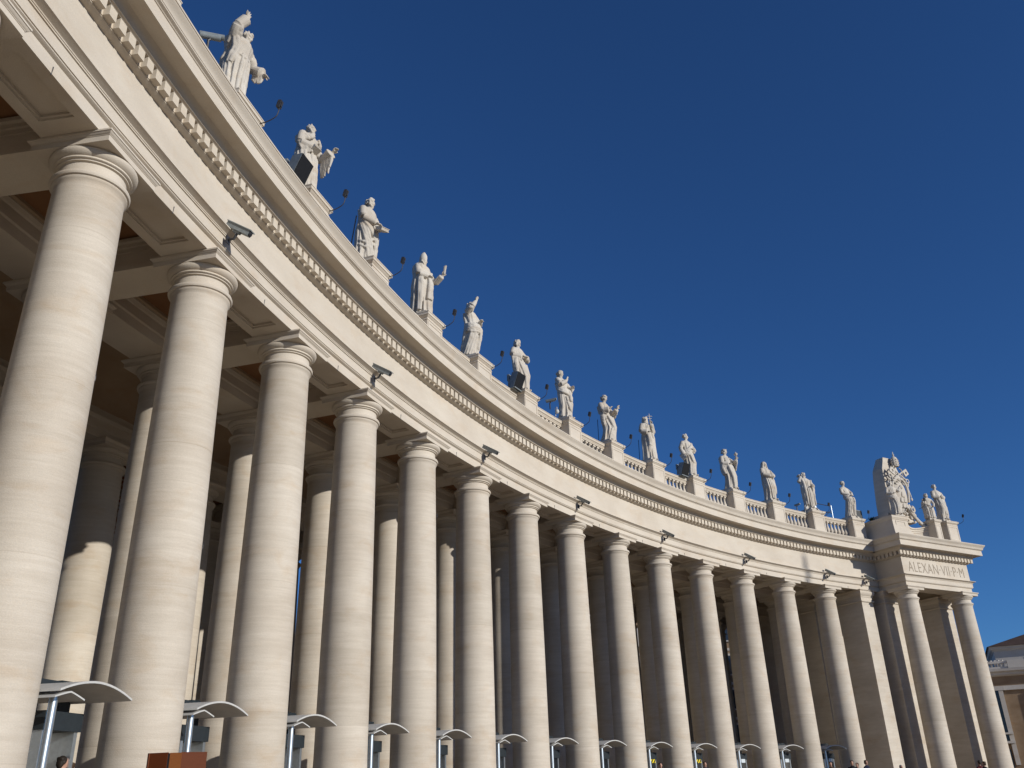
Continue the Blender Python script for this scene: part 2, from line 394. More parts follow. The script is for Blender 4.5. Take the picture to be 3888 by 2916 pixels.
# ------------------------------------------------------------------ end pavilion
PW, PD = 7.94, 18.0
for u in (.883, PW - .90):
    m = pav(u, .883)
    c = part('column', me_shaft, colonnade, m @ RZ(1 + u)); part('capital', me_cap, c, m); part('column_base', me_base, c, m)
for vv, dp in ((2.3, 2.2), (7.0, 1.7), (11.0, 1.7), (15.2, 2.0)):
    for u in (.883, PW - .90): pier('pier', pav(u, vv), 1.5, dp)
def prect(prof): return MB().rect(prof, 0, PW, 0, PD, True).xf(pav())
part('architrave', prect(ARCH + [(BK, 13.52), (BK, SOF)]).mesh('architrave', m_ent, 25), colonnade)
frz = part('frieze', prect(FRZ + [(BK, 14.80), (BK, 13.49)]).mesh('frieze', m_ent, 25), colonnade)
pc = part('cornice', prect(CORN + [(-1.6, 16.245), (-1.6, 14.775)]).mesh('cornice', m_ent, 25), colonnade)
d = MB()
sp = 4.51 / DN; nd = int(round((PW + .2) / sp)); sp = (PW + .14) / nd
for k in range(nd + 1):
    x = -.07 + sp * k
    d.box(x - sp * .32, x + sp * .32, -.138, .03, 14.895, 15.173)
for k in range(1, 46):
    y = sp * k
    d.box(-.138, .03, y - sp * .32, y + sp * .32, 14.895, 15.173)
    d.box(PW - .03, PW + .138, y - sp * .32, y + sp * .32, 14.895, 15.173)
part('dentil_band', d.xf(pav()).mesh('dentil_band', m_ent, 0), pc)
a = MB().box(.4, PW - .4, .4, PD - .4, 13.3, 13.5); a.box(.4, PW - .4, .4, PD - .4, 15.9, 16.2)
part('pavilion_ceiling', a.xf(pav()).mesh('pavilion_ceiling', m_ceil, 0), colonnade)
a = MB()
for vv in (4.4, 8.8, 13.0): a.box(1.5, PW - 1.5, vv - .5, vv + .5, SOF + .003, 13.35)
part('pavilion_beam', a.xf(pav()).mesh('pavilion_beam', m_ent, 0), colonnade)
# inscription: thin letters laid on the frieze, dark colour standing for shade in cuts
cu = bpy.data.curves.new('inscription', 'FONT'); cu.body = 'ALEXAN\u00b7VII\u00b7P\u00b7M'; cu.align_x = 'CENTER'; cu.align_y = 'CENTER'
cu.size = 1.12; cu.extrude = .006; cu.space_character = 1.08; cu.offset = -.008
to = bpy.data.objects.new('inscription', cu); col.objects.link(to)
me = bpy.data.meshes.new_from_object(to.evaluated_get(bpy.context.evaluated_depsgraph_get())); bpy.data.objects.remove(to)
me.materials.clear(); me.materials.append(mat('letter_cut_shade', flat((.30, .25, .19), .2, 8), .9))
xs = [p.co.x for p in me.vertices]; ys = [p.co.y for p in me.vertices]
sx = 6.35 / (max(xs) - min(xs)); sy = .74 / (max(ys) - min(ys)); x0 = (max(xs) + min(xs)) / 2; y0 = (max(ys) + min(ys)) / 2
for p in me.vertices: p.co.x = (p.co.x - x0) * sx; p.co.y = (p.co.y - y0) * sy
part('inscription', me, frz, pav(PW / 2 + .02, .205 - .004, 14.13) @ RX(math.pi / 2))

# ------------------------------------------------------------------ parapet: pedestals and balustrade
PZ, PT = 16.23, 18.20
def pedestal(wx, wy, zt=PT, flare=.10):
    b = MB(); s = .1
    b.rect([(flare + .1, PZ), (flare + .08, PZ + .06), (.06, PZ + .16), (.015, PZ + .28), (0, PZ + .42), (0, zt - .36), (.02, zt - .355), (.02, zt - .33), (.0, zt - .325), (0, zt - .24), (.03, zt - .22), (.07, zt - .17), (.07, zt - .155), (.10, zt - .15), (.10, zt - .04), (.115, zt - .038), (.115, zt)], -wx, wx, -wy, wy)
    for x0, x1, z0, z1 in ((-wx + .06, -wx + .14, PZ + .45, zt - .42), (wx - .14, wx - .06, PZ + .45, zt - .42), (-wx + .14, wx - .14, zt - .50, zt - .42), (-wx + .14, wx - .14, PZ + .45, PZ + .53)):
        b.box(x0, x1, -wy - .02, -wy + .02, z0, z1)
    return b
YB = RZ(-math.pi / 2)                        # from 'outwards = x' to 'outwards = y'
me_ped = pedestal(.65, .65).mesh('pedestal', m_ent, 25)
PC = .872
for n_ in range(-2, 15): part('pedestal', me_ped, colonnade, frame(n_ + .02, PC) @ YB @ RX(0))
bal = MB()
bz = 16.50
bal.box(-.135, .135, -.135, .135, bz, bz + .30)
bal.lathe([(.10, bz + .295), (.115, bz + .31), (.115, bz + .345), (.075, bz + .36), (.07, bz + .39), (.10, bz + .45), (.135, bz + .53), (.142, bz + .60), (.125, bz + .70), (.09, bz + .83), (.068, bz + .95), (.062, bz + 1.02), (.085, bz + 1.03), (.09, bz + 1.055), (.065, bz + 1.07), (.065, bz + 1.10), (.10, bz + 1.135), (.11, bz + 1.16)], 14)
bal.box(-.125, .125, -.125, .125, bz + 1.155, bz + 1.26)
me_bal = bal.mesh('baluster', m_ent, 35)
RAIL = [(.16, 17.75), (.17, 17.80), (.20, 17.83), (.20, 17.86), (.26, 17.90), (.27, 17.99), (.29, 18.0), (.29, 18.03), (-.29, 18.03), (-.29, 18.0), (-.27, 17.99), (-.26, 17.90), (-.20, 17.86), (-.20, 17.83), (-.17, 17.80), (-.16, 17.75)]
few = MB()
for n_ in range(-2, 14):
    a0, a1 = n_ + .02 + .146, n_ + 1.02 - .146
    r = MB().arc([(o - PC, z) for o, z in RAIL], a0, a1); r.arc([(.24 - PC, PZ - .01), (.24 - PC, 16.46), (.20 - PC, 16.502), (-.20 - PC, 16.502), (-.24 - PC, 16.46), (-.24 - PC, PZ - .01)], a0, a1)
    b = part('balustrade', r.mesh('balustrade', m_ent, 25), colonnade)
    for k in range(8):
        m = frame(a0 + (a1 - a0) * (k + .5) / 8, PC)
        if n_ >= 2: part('baluster', me_bal, b, m)
        else: few.add([m @ Vector(p.co) for p in me_bal.vertices], [tuple(f.vertices) for f in me_bal.polygons])
tag(part('baluster_row', few.mesh('baluster_row', m_ent, 35), colonnade), kind='stuff')

# parapet of the pavilion: corner block, curved sunk wall, pedestals
a = MB(); bt = 18.06
a.rect([(.42, PZ - .02), (.40, PZ + .1), (.25, PZ + .35), (.12, PZ + .65), (.04, PZ + 1.0), (0, PZ + 1.2), (0, bt - .3), (.03, bt - .29), (.06, bt - .2), (.10, bt - .15), (.10, bt - .02), (.12, bt)], .62, 2.35, .55, 3.4)
a.box(.95, 1.02, .52, .6, 17.2, 17.7); a.box(1.95, 2.02, .52, .6, 17.2, 17.7); a.box(1.02, 1.95, .52, .6, 17.63, 17.7)
part('parapet_block', a.xf(pav()).mesh('parapet_block', m_ent, 25), colonnade)
a = MB(); rings = []
for k in range(25):
    t = k / 24; u = 2.3 + (5.9 - 2.3) * t
    sag = math.sin(math.pi * t); vv = .75 + .75 * sag; zt = 17.75 - .16 * sag + .35 * t ** 3
    pr = [(0.06, PZ - .02), (.06, PZ + .15), (0, PZ + .25), (0, zt - .42), (-.05, zt - .40), (-.05, zt - .28), (-.1, zt - .26), (-.1, zt - .14), (-.18, zt - .1), (-.18, zt), (.5, zt), (.5, PZ - .02)]
    rings.append([(u, vv + (o if o >= .4 else o), z) for o, z in pr])
a.loft(rings)
part('curved_parapet', a.xf(pav()).mesh('curved_parapet', m_ent, 30), colonnade)
part('pedestal', pedestal(.34, .6, 18.25).mesh('pedestal', m_ent, 25), colonnade, pav(5.72, 1.0))
part('pedestal', pedestal(.62, .75, 18.2).mesh('pedestal', m_ent, 25), colonnade, pav(7.15, .92))
part('parapet_wall', MB().rect([(0, PZ - .02), (0, 17.8), (.1, 17.85), (.1, 18.0)], .3, .9, 4.0, 17.0).rect([(0, PZ - .02), (0, 17.8), (.1, 17.85), (.1, 18.0)], 7.0, 7.6, 2.0, 17.0).xf(pav()).mesh('parapet_wall', m_ent, 0), colonnade)

# ------------------------------------------------------------------ statues
def spline(pts, n=14):
    """Catmull-Rom through points given as tuples"""
    P = [np.array(p, float) for p in pts]; P = [2 * P[0] - P[1]] + P + [2 * P[-1] - P[-2]]; out = []
    for k in range(1, len(P) - 2):
        for j in range(n):
            t = j / n; a, b, c, d = P[k - 1], P[k], P[k + 1], P[k + 2]
            out.append(.5 * ((2 * b) + (-a + c) * t + (2 * a - 5 * b + 4 * c - d) * t * t + (-a + 3 * b - 3 * c + d) * t ** 3))
    out.append(P[-2]); return out
BODY = [  # height, half depth, half width, fold amplitude
    (.000, .118, .142, .16), (.03, .115, .138, .16), (.10, .108, .130, .15), (.20, .103, .124, .14), (.30, .100, .122, .12), (.40, .100, .124, .10), (.50, .098, .124, .08),
    (.56, .090, .116, .07), (.62, .080, .104, .06), (.68, .083, .112, .06), (.74, .088, .126, .05), (.785, .084, .134, .04), (.815, .066, .112, .02), (.838, .045, .066, .0), (.85, .035, .04, 0)]
class Fig:
    """draped figure, height 1, front = +x, its left = +y; grown from overlapping solids and fused into one surface"""
    def __init__(self, seed, lean=((0, 0, 0), (.5, 0, 0), (1, 0, 0)), nf=9, fat=1.0, hem=1.0, knee=1, twist=.8, fold=1.0):
        self.rng = random.Random(seed); self.mb = MB(); self.lean = lean; r = self.rng
        ph = [r.random() * 6.28 for _ in range(6)]; self.fat = fat
        zs = np.linspace(0, .85, 46); B = np.array(BODY); N = 72; rings = []
        for z in zs:
            rx, ry, am = (np.interp(z, B[:, 0], B[:, k]) for k in (1, 2, 3))
            k = fat * (1 + (hem - 1) * max(0, 1 - z / .4)); cx, cy = self.off(z); ring = []
            for j in range(N):
                a = 2 * math.pi * j / N
                f = abs(math.sin(nf / 2 * a + ph[0] + twist * z * 3 + .5 * math.sin(2 * a + ph[1])))
                f2 = abs(math.sin((nf + 5) / 2 * a + ph[2] - twist * z * 2 + .7 * math.sin(3 * a + 5 * z + ph[3])))
                q = 1 + am * fold * 1.45 * (1.15 * (1 - f) ** 1.4 + .7 * (1 - f2) ** 1.6 - .62)
                ring.append((cx + rx * k * q * math.cos(a), cy + ry * k * q * math.sin(a), z))
            rings.append(ring)
        self.mb.loft(rings)
        if knee:                                # bent knee pushing through the cloth
            s = knee; x, y = self.off(.28)
            self.mb.tube([(x + .02, y + s * .05, .50), (x + .075, y + s * .055, .30), (x + .055, y + s * .06, .15), (x + .05, y + s * .065, .02)], [.07, .062, .05, .045], 10)
        for s in (-1, 1):                       # toes
            x, y = self.off(0); self.mb.ell((x + .12, y + s * .06, .018), (.055, .026, .022))
    def off(self, z):
        L = np.array(self.lean); return float(np.interp(z, L[:, 0], L[:, 1])), float(np.interp(z, L[:, 0], L[:, 2]))
    def surf(self, a, z, out=0.0):
        B = np.array(BODY); rx, ry = np.interp(z, B[:, 0], B[:, 1]), np.interp(z, B[:, 0], B[:, 2]); cx, cy = self.off(z); a = R_(a)
        return (cx + (rx * self.fat + out) * math.cos(a), cy + (ry * self.fat + out) * math.sin(a), z)
    def drape(self, path, r=.016, out=.004, n=1, da=5, dz=-.028, taper=.5):
        """n parallel folds along a path of (angle round the body, height)"""
        for k in range(n):
            p = spline([(a + da * k + self.rng.uniform(-2, 2), z + dz * k + self.rng.uniform(-.005, .005)) for a, z in path], 6)
            q = [self.surf(a, min(max(z, .012), .82), out) for a, z in p]; m = len(q) - 1
            self.mb.tube(q, [r * 1.12 * self.rng.uniform(.8, 1.15) * (taper + (1 - taper) * math.sin(math.pi * min(1, .12 + .76 * i / m))) for i in range(m + 1)], 7)
        return self
    def sheet(self, path, w0=.05, t=.014, out=.012):
        """a broad band of cloth following the body"""
        p = spline([(a, z) for a, z in path], 7); q = [Vector(self.surf(a, z, out)) for a, z in p]
        self.mb.tube(q, w0, 10); return self
    def arm(self, s, elbow, wrist, hand=None, r=(.052, .046, .032), sleeve=0.0, curl=.3, spread=.0, grip=False, hang=0.0, bare=False):
        sx, sy = self.off(.79); sh = Vector((sx, sy + s * .118 * self.fat, .785)); e = Vector(elbow); w_ = Vector(wrist)
        self.mb.tube(spline([sh, (sh + e) / 2 + Vector((0, s * .006, 0)), e], 5), [r[0] + (r[1] - r[0]) * k / 10 for k in range(11)], 12)
        if not bare:                            # crumpled sleeve
            for k in range(5):
                c = sh.lerp(e, .2 + .17 * k); self.mb.ell(c + Vector([self.rng.uniform(-.012, .012) for _ in range(3)]), (r[0] * 1.02, r[0] * 1.02, r[0] * .55), Matrix.Rotation(self.rng.random() * 3, 3, 'X'))
        d = (w_ - e); n = 10
        self.mb.tube([e + d * (k / n) for k in range(n + 1)], [r[1] + (r[2] + sleeve - r[1]) * (k / n) ** 1.2 for k in range(n)] + [r[2] * .8], 12)
        if hang:                                # wide sleeve falling from the forearm
            for k in range(7):
                t = .05 + .9 * k / 6; c = e + d * t; L = hang * (.45 + .55 * math.sin(math.pi * (.25 + .6 * t)))
                self.mb.tube([c, c + Vector((self.rng.uniform(-.008, .008), s * .008, -L * .5)), c + Vector((self.rng.uniform(-.014, .014), 0, -L))], [.026, .022, .010], 7)
        d.normalize(); h = Vector(hand).normalized() if hand is not None else d
        # palm, four fingers of different length, thumb from the side
        side = h.cross(Vector((0, 0, 1))); side = side.normalized() if side.length > .1 else Vector((0, 1, 0)); nrm = side.cross(h).normalized()
        self.mb.tube([w_ - d * .02, w_ + h * .012, w_ + h * .045], [.021, .025, .026], 9, .62)
        for k, L in enumerate((.040, .047, .044, .034)):
            b = w_ + h * .045 + side * (k - 1.5) * .0135; dr = (h + side * (k - 1.5) * spread * .35).normalized()
            m = b + dr * L * .55; tip = m + (dr * (1 - curl) - nrm * curl).normalized() * L * .55
            self.mb.tube([b - h * .012, b + dr * L * .3, m, tip], [.0095, .0095, .0085, .006], 6)
        b = w_ + h * .018 + side * -.024 * s; self.mb.tube([b, b + (h * .5 - side * s * (.6 + spread)) * .022 - nrm * .004, b + (h - side * s * (.35 + spread)) * .036 - nrm * .012 * (1 + curl)], [.012, .0105, .007], 6)
        self.hand = w_ + h * .05; self.hdir = h; return self
    def head(self, yaw=0, pitch=0, hair='short', beard=0, size=1.0, dx=0.0, dy=0.0, dz=0.0, roll=0):
        cx, cy = self.off(.93); c = Vector((cx + dx, cy + dy, .935 + dz)); nb = Vector((*self.off(.83), .82))
        self.mb.tube([nb, (nb + c) / 2 + Vector((.002, 0, -.005)), c], [.042, .034, .032], 12)
        m = Matrix.Rotation(R_(yaw), 3, 'Z') @ Matrix.Rotation(R_(pitch), 3, 'Y') @ Matrix.Rotation(R_(roll), 3, 'X'); k = size; mb = self.mb; r = self.rng
        P = lambda x, y, z: c + m @ Vector((x, y, z)) * k
        E = lambda x, y, z, a, b, h: mb.ell(P(x, y, z), (a * k, b * k, h * k), m)
        E(-.008, 0, .012, .056, .046, .052); E(.012, 0, -.014, .040, .036, .050); E(.036, 0, -.046, .016, .018, .014)      # skull, face, chin
        mb.tube([P(.046, 0, .012), P(.056, 0, -.006), P(.060, 0, -.017), P(.046, 0, -.021)], [.007 * k, .008 * k, .010 * k, .007 * k], 7)
        for s in (-1, 1):
            mb.tube([P(.046, s * .006, .016), P(.044, s * .02, .018), P(.030, s * .034, .010)], [.007 * k, .0075 * k, .006 * k], 6)   # brows
            E(.036, s * .020, -.014, .011, .012, .011); E(-.004, s * .047, -.004, .012, .006, .016)                                 # cheeks, ears
        E(.046, 0, -.030, .008, .014, .005); E(.045, 0, -.038, .008, .012, .005)                                                    # lips
        if beard:
            for j in range(int(10 * beard)):
                a = r.uniform(-1, 1); z = r.uniform(-.052, -.075 - .035 * (beard - 1))
                mb.ell(P(.036 - abs(a) * .022, a * .028 * (1 + (z + .05) * 5), z), (.013 * k, .012 * k, .017 * k), m)
            for s in (-1, 1): mb.tube([P(.01, s * .042, -.012), P(.024, s * .036, -.042), P(.036, s * .014, -.06)], [.009 * k, .013 * k, .013 * k], 6)
        def curls(n, zmin, rad, sz, xmax=.03):
            for j in range(n):
                a = r.uniform(0, 2 * math.pi); z = r.uniform(zmin, .058); q = math.sqrt(max(0, 1 - (z / .066) ** 2)) if z > 0 else 1
                x, y = -.008 + rad * 1.06 * q * math.cos(a), rad * q * math.sin(a) * .92
                if x > xmax and z < .034: continue
                mb.ell(P(x, y, z + .006), (sz * k * r.uniform(.8, 1.2),) * 3, m)
        if hair == 'short': curls(46, -.02, .052, .013)
        if hair == 'bald': curls(20, -.03, .050, .011, .0)
        if hair == 'curly': curls(70, -.045, .057, .016, .028)
        if hair in ('bun', 'wreath'):
            curls(50, -.02, .053, .013); E(-.07, 0, .016, .026, .026, .024); E(-.052, 0, -.02, .024, .03, .03)
            mb.tube([P(.042 * math.cos(t), .047 * math.sin(t), .036 + .008 * math.cos(t)) for t in np.linspace(-2.6, 2.6, 18)], .0125 * k, 7)
        if hair == 'long':
            curls(44, -.02, .054, .014)
            for j in range(9):
                a = math.pi * (.55 + .9 * j / 8); mb.tube([P(.05 * math.cos(a), .05 * math.sin(a), .02), P(.058 * math.cos(a) - .005, .056 * math.sin(a), -.03), P(.06 * math.cos(a), .06 * math.sin(a), -.075), P(.05 * math.cos(a), .062 * math.sin(a), -.10)], [.014, .016, .014, .008], 6)
        if hair == 'mitre':
            curls(20, -.03, .05, .011, .0)
            rings = []
            for z, a, b in ((.02, .056, .050), (.05, .058, .052), (.085, .052, .050), (.115, .036, .040), (.14, .018, .024), (.155, .006, .008)):
                rings.append([P(-.006 + a * math.cos(t), b * math.sin(t), z + .012 * abs(math.cos(t))) for t in np.linspace(0, 2 * math.pi, 25)[:-1]])
            mb.loft(rings)
            for s in (-1, 1): mb.tube([P(-.05, s * .02, .02), P(-.065, s * .024, -.05), P(-.06, s * .026, -.12)], [.012, .014, .012], 6, .4)
        if hair in ('veil', 'hood'):
            g_ = 1.0 if hair == 'veil' else 1.12
            E(-.014, 0, .016, .064 * g_, .056 * g_, .058 * g_)
            for j in range(15):
                a = math.pi * (.36 + 1.28 * j / 14); R0 = .06 * g_
                x, y = R0 * math.cos(a) - .006, R0 * .95 * math.sin(a)
                mb.tube([P(x * .8, y * .8, .045), P(x, y, .01), P(x * 1.06, y * 1.1, -.045), Vector((*self.off(.8), .80)) + Vector((x * 1.15, y * 1.75, .0)), Vector((*self.off(.72), .72)) + Vector((x * 1.3, y * 1.9, 0))], [.014, .017, .019, .024, .012], 7)
        return self
    def staff(self, p0, p1, r=.010): self.mb.tube([p0, p1], r, 8); return self
    def mesh(self, name, H, voxel, m=None):
        self.mb.v = [(x * H, y * H, z * H) for x, y, z in self.mb.v]
        return remesh(self.mb, name, m or m_stat, voxel, 1)
STH = 3.02                                     # height of the figures
def statue(n, fig, label, props=(), vox=.022, H=STH, yaw=0.0, m=None, group='saints along the parapet', pw=.50):
    if m is None: m = frame(n + .02, PC, PT) @ RZ(math.pi + R_(yaw))
    root = thing('statue', label, 'statue', m, group)
    pl = MB().rect([(0, 0), (0, .14), (-.03, .15), (-.05, .24), (-.2, .26)], -pw, pw, -pw, pw)
    kid('plinth', pl.mesh('plinth', m_stat, 25), root)
    kid('figure', fig.mesh('figure', H, vox), root, T((0, 0, .20)))
    for nm, mb, mm in props:
        mb.v = [(x * H, y * H, z * H) for x, y, z in mb.v]; kid(nm, mb.mesh(nm, mm or m_stat, 30), root, T((0, 0, .20)))
    return root
def book(c, e1, e2, a=.055, b=.075, t=.018):
    e1, e2 = Vector(e1).normalized(), Vector(e2); e2 = (e2 - e1 * e2.dot(e1)).normalized(); e3 = e1.cross(e2); c = Vector(c)
    M3 = Matrix((e1, e2, e3)).transposed().to_4x4(); M3.translation = c
    mb = MB().box(-a, a, -b, b, -t, -t * .7, M3); mb.box(-a, a, -b, b, t * .7, t, M3); mb.box(-a + .004, a - .006, -b + .005, b - .005, -t * .7, t * .7, M3); mb.box(-a, -a + .006, -b, b, -t * .7, t * .7, M3); return mb
up = (0, 0, 1)
# 1 preaching friar: right arm raised with spread fingers, left arm stretched forward and down
f = Fig(11, ((0, -.02, .01), (.3, -.0, .0), (.55, .03, -.01), (.82, .055, .0), (1, .11, 0)), nf=8, fat=1.24, hem=1.0, knee=1, twist=.2)
f.head(14, 24, 'short', 1.4, dx=.02, dz=-.045)
f.arm(-1, (.11, -.20, .865), (.175, -.15, .985), (.25, .05, .9), r=(.066, .056, .034), sleeve=.028, spread=1.1, curl=.1).arm(1, (.10, .19, .62), (.21, .20, .545), (.75, .05, -.55), r=(.06, .05, .034), sleeve=.035, hang=.16, curl=.2, spread=.4)
for k in range(9): f.mb.ell((-.03 - .008 * k, -.09 + .022 * k, .80 - .004 * k * k), (.075, .06, .07))
for k in range(6): f.mb.tube([(.09 + .012 * k, -.20 + .006 * k, .90 + .012 * k), (.06, -.19 + .02 * k, .80 - .02 * k), (-.01 - .02 * k, -.16 + .03 * k, .70 - .03 * k)], [.02, .03, .018], 7)
f.drape([(160, .80), (175, .6), (170, .44)], .03, .012, 3, 24, 0).drape([(-70, .80), (-60, .6), (-75, .42)], .026, .008, 2, -14, 0).drape([(-25, .60), (-28, .3), (-30, .03)], .02, .0, 3, 22, 0).drape([(-110, .45), (-100, .2), (-95, .02)], .02, 0, 3, 14, 0)
f.drape([(-90, .565), (-45, .555), (0, .56), (50, .565), (90, .57)], .012, .004)
statue(1, f, 'statue of a stooping friar with one hand raised above his head, fingers spread', vox=.017, H=2.86)
# 2 bald bearded monk with a closed book, left arm stretched forward
f = Fig(22, ((0, 0, 0), (.5, .0, 0), (.82, .01, 0), (1, .045, 0)), nf=9, fat=1.10, knee=-1, twist=.3)
f.head(8, 6, 'bald', 1.5)
f.arm(-1, (.02, -.185, .625), (.115, -.075, .60), (.5, .8, -.2), sleeve=.022, hang=.10, curl=.5).arm(1, (.09, .19, .60), (.235, .155, .675), (.8, -.1, .4), sleeve=.04, hang=.27, curl=.55)
f.drape([(-20, .80), (-50, .74), (-95, .735), (-140, .75)], .026, .022, 2, 0, -.03).drape([(20, .80), (60, .73), (110, .74), (180, .76)], .026, .022, 2, 0, -.03)
f.drape([(-120, .72), (-110, .4), (-112, .03)], .024, .016, 4, 17, 0).drape([(-20, .55), (-14, .3), (-12, .02)], .02, .002, 4, 16, 0)
statue(2, f, 'bald bearded monk statue with a closed book at his waist, reaching forward', [('book', book((.115, -.05, .565), (.2, 1, 0), (.9, -.2, .35)), None)], vox=.018)
# 3 old man stooping over a book, thin staff behind him
f = Fig(33, ((0, -.05, 0), (.3, -.02, .0), (.55, -.005, -.01), (.82, .0, 0), (1, .03, 0)), nf=7, fat=1.1, hem=1.1, knee=1, twist=1.5)
f.head(4, 10, 'curly', .9, dx=.01)
f.arm(-1, (.03, -.165, .62), (.165, -.06, .545), (.8, .3, -.4), sleeve=.01, curl=.45).arm(1, (.05, .16, .62), (.17, .05, .53), (.8, -.3, -.3), sleeve=.01, curl=.4)
f.drape([(-150, .79), (-90, .70), (-40, .56), (0, .46)], .024, .010, 4, 6, -.045).drape([(-110, .60), (-75, .42), (-45, .22), (-30, .06)], .022, .004, 3, 16, .0).drape([(-100, .30), (-50, .27), (0, .36)], .018, .008, 2, 3, -.07).drape([(10, .50), (14, .3), (10, .10)], .026, .02, 3, 10, 0).drape([(-160, .70), (-150, .35), (-140, .03)], .022, .004, 3, 20, 0)
st = MB().tube([(-.145, -.05, .76), (-.235, -.06, .02)], .008, 8)
statue(3, f, 'old man statue bent over a book, a thin staff slanting behind him', [('book', book((.225, -.01, .47), (.35, 1, .1), (.9, -.35, -.45), .065, .06, .022), None), ('staff', st, m_dark)], vox=.019)
# 4 bishop in a mitre
f = Fig(44, ((0, .0, 0), (.5, .01, 0), (.82, .005, 0), (1, .02, 0)), nf=8, fat=1.16, hem=.95, knee=1, twist=.2)
f.head(6, 6, 'mitre', .6, dz=-.015)
f.arm(-1, (.05, -.19, .62), (.12, -.06, .62), (.5, .8, .1), sleeve=.02, curl=.5).arm(1, (.13, .17, .62), (.255, .13, .685), (.5, -.1, .8), sleeve=.012, curl=.7)
f.drape([(-60, .79), (-62, .5), (-66, .03)], .032, .022, 2, -10, 0).drape([(-100, .79), (-105, .4), (-108, .03)], .028, .016, 4, -20, 0).drape([(60, .79), (62, .5), (64, .1)], .03, .02, 3, 14, 0).drape([(-8, .60), (-14, .45), (-20, .24)], .03, .02, 3, 10, 0).drape([(-15, .3), (-14, .15), (-12, .02)], .018, .0, 3, 14, 0)
it = MB().tube([(.295, .118, .70), (.305, .115, .77), (.315, .112, .815), (.335, .11, .825)], [.016, .02, .022, .012], 10)
statue(4, f, 'statue of a bishop in a tall mitre and long cope holding out a small scroll', [('scroll', it, None)], vox=.02)
# 5 slender figure shading its face with a raised arm
f = Fig(55, ((0, -.06, 0), (.25, -.03, 0), (.5, .03, -.01), (.7, -.005, 0), (.82, -.025, 0), (1, -.01, 0)), nf=8, fat=.98, knee=1, twist=1.2)
f.head(20, 4, 'curly', .8)
f.arm(-1, (.09, -.15, .845), (.12, -.085, .955), (.35, .1, .8), r=(.056, .048, .03), curl=.25, spread=.8).arm(1, (.05, .15, .65), (.13, .05, .64), (.6, -.7, .1), curl=.5)
f.drape([(-150, .60), (-80, .55), (-10, .56), (40, .50)], .026, .012, 5, 3, -.03).drape([(20, .52), (24, .35), (18, .16)], .028, .024, 3, 10, 0).drape([(-60, .50), (-70, .28), (-95, .04)], .022, .004, 4, 18, 0).drape([(170, .8), (178, .5), (175, .03)], .034, .012, 3, 24, 0)
statue(5, f, 'statue of a slender swaying figure lifting one bent arm above its face', vox=.021)
# 6 curly-haired woman, hands folded at the breast
f = Fig(66, ((0, .03, .0), (.25, .045, .02), (.5, .0, -.01), (.82, -.015, 0), (1, .0, 0)), nf=9, fat=1.02, hem=1.05, knee=1, twist=.2)
f.head(-10, 0, 'curly')
f.arm(-1, (-.01, -.195, .645), (.095, -.06, .64), (.5, .8, .1), sleeve=.02, hang=.12, curl=.4).arm(1, (.06, .20, .65), (.115, .07, .655), (.3, -.9, 0), sleeve=.02, hang=.05, curl=.4)
f.drape([(-80, .70), (-75, .55), (-80, .32)], .036, .026, 2, -14, 0).drape([(-40, .56), (-20, .3), (-8, .02)], .022, .002, 5, 15, 0).drape([(-150, .74), (-80, .66), (-20, .66)], .022, .012, 3, 0, -.04)
statue(6, f, 'curly-haired woman statue with hands folded at her breast, beside a black loudspeaker', vox=.022)
# 7 woman with a knot of hair, one finger raised
f = Fig(77, ((0, .02, .0), (.25, .03, .01), (.5, .01, -.01), (.82, -.035, 0), (1, -.03, 0)), nf=8, fat=1.0, knee=1, twist=.9)
f.head(6, 4, 'bun')
f.arm(-1, (.06, -.165, .65), (.125, -.06, .725), (.35, .1, .95), sleeve=.01, curl=.2, spread=.3).arm(1, (.08, .155, .63), (.16, .06, .60), (.6, -.5, .3), sleeve=.02, hang=.1, curl=.4)
f.drape([(-140, .72), (-70, .62), (-10, .58), (30, .55)], .026, .014, 4, 2, -.035).drape([(10, .58), (8, .45), (2, .34)], .03, .03, 3, 12, 0).drape([(-30, .42), (-10, .30), (20, .24)], .02, .01, 3, 0, -.05).drape([(-100, .45), (-110, .2), (-115, .02)], .022, .004, 3, 16, 0)
statue(7, f, 'woman statue with her hair in a knot, pointing one finger upward', vox=.022)
# 8 woman looking down, arm held forward
f = Fig(88, ((0, .01, .0), (.28, .055, .02), (.5, .015, -.01), (.7, -.02, 0), (.82, -.02, 0), (1, .005, 0)), nf=8, fat=1.0, knee=1, twist=1.4)
f.head(8, 16, 'wreath', dx=.012)
f.arm(-1, (.05, -.17, .62), (.16, -.10, .625), (.6, .3, .7), sleeve=.035, hang=.08, curl=.3).arm(1, (.09, .15, .60), (.215, .10, .68), (.6, 0, .8), sleeve=.02, hang=.12, curl=.4, spread=.3)
f.drape([(-160, .77), (-100, .70), (-60, .58)], .024, .018, 5, 2, -.035).drape([(-70, .58), (-78, .45), (-88, .32)], .026, .028, 3, -9, 0).drape([(-30, .52), (-10, .38), (10, .24)], .024, .012, 4, 14, 0).drape([(-20, .25), (-30, .12), (-36, .02)], .02, .004, 4, 16, 0)
st = MB().tube([(-.135, -.08, .50), (-.142, -.08, .0)], .006, 6)
statue(8, f, 'statue of a woman looking down with one open hand lifted in front of her', [('iron_rod', st, m_iron)], vox=.022)
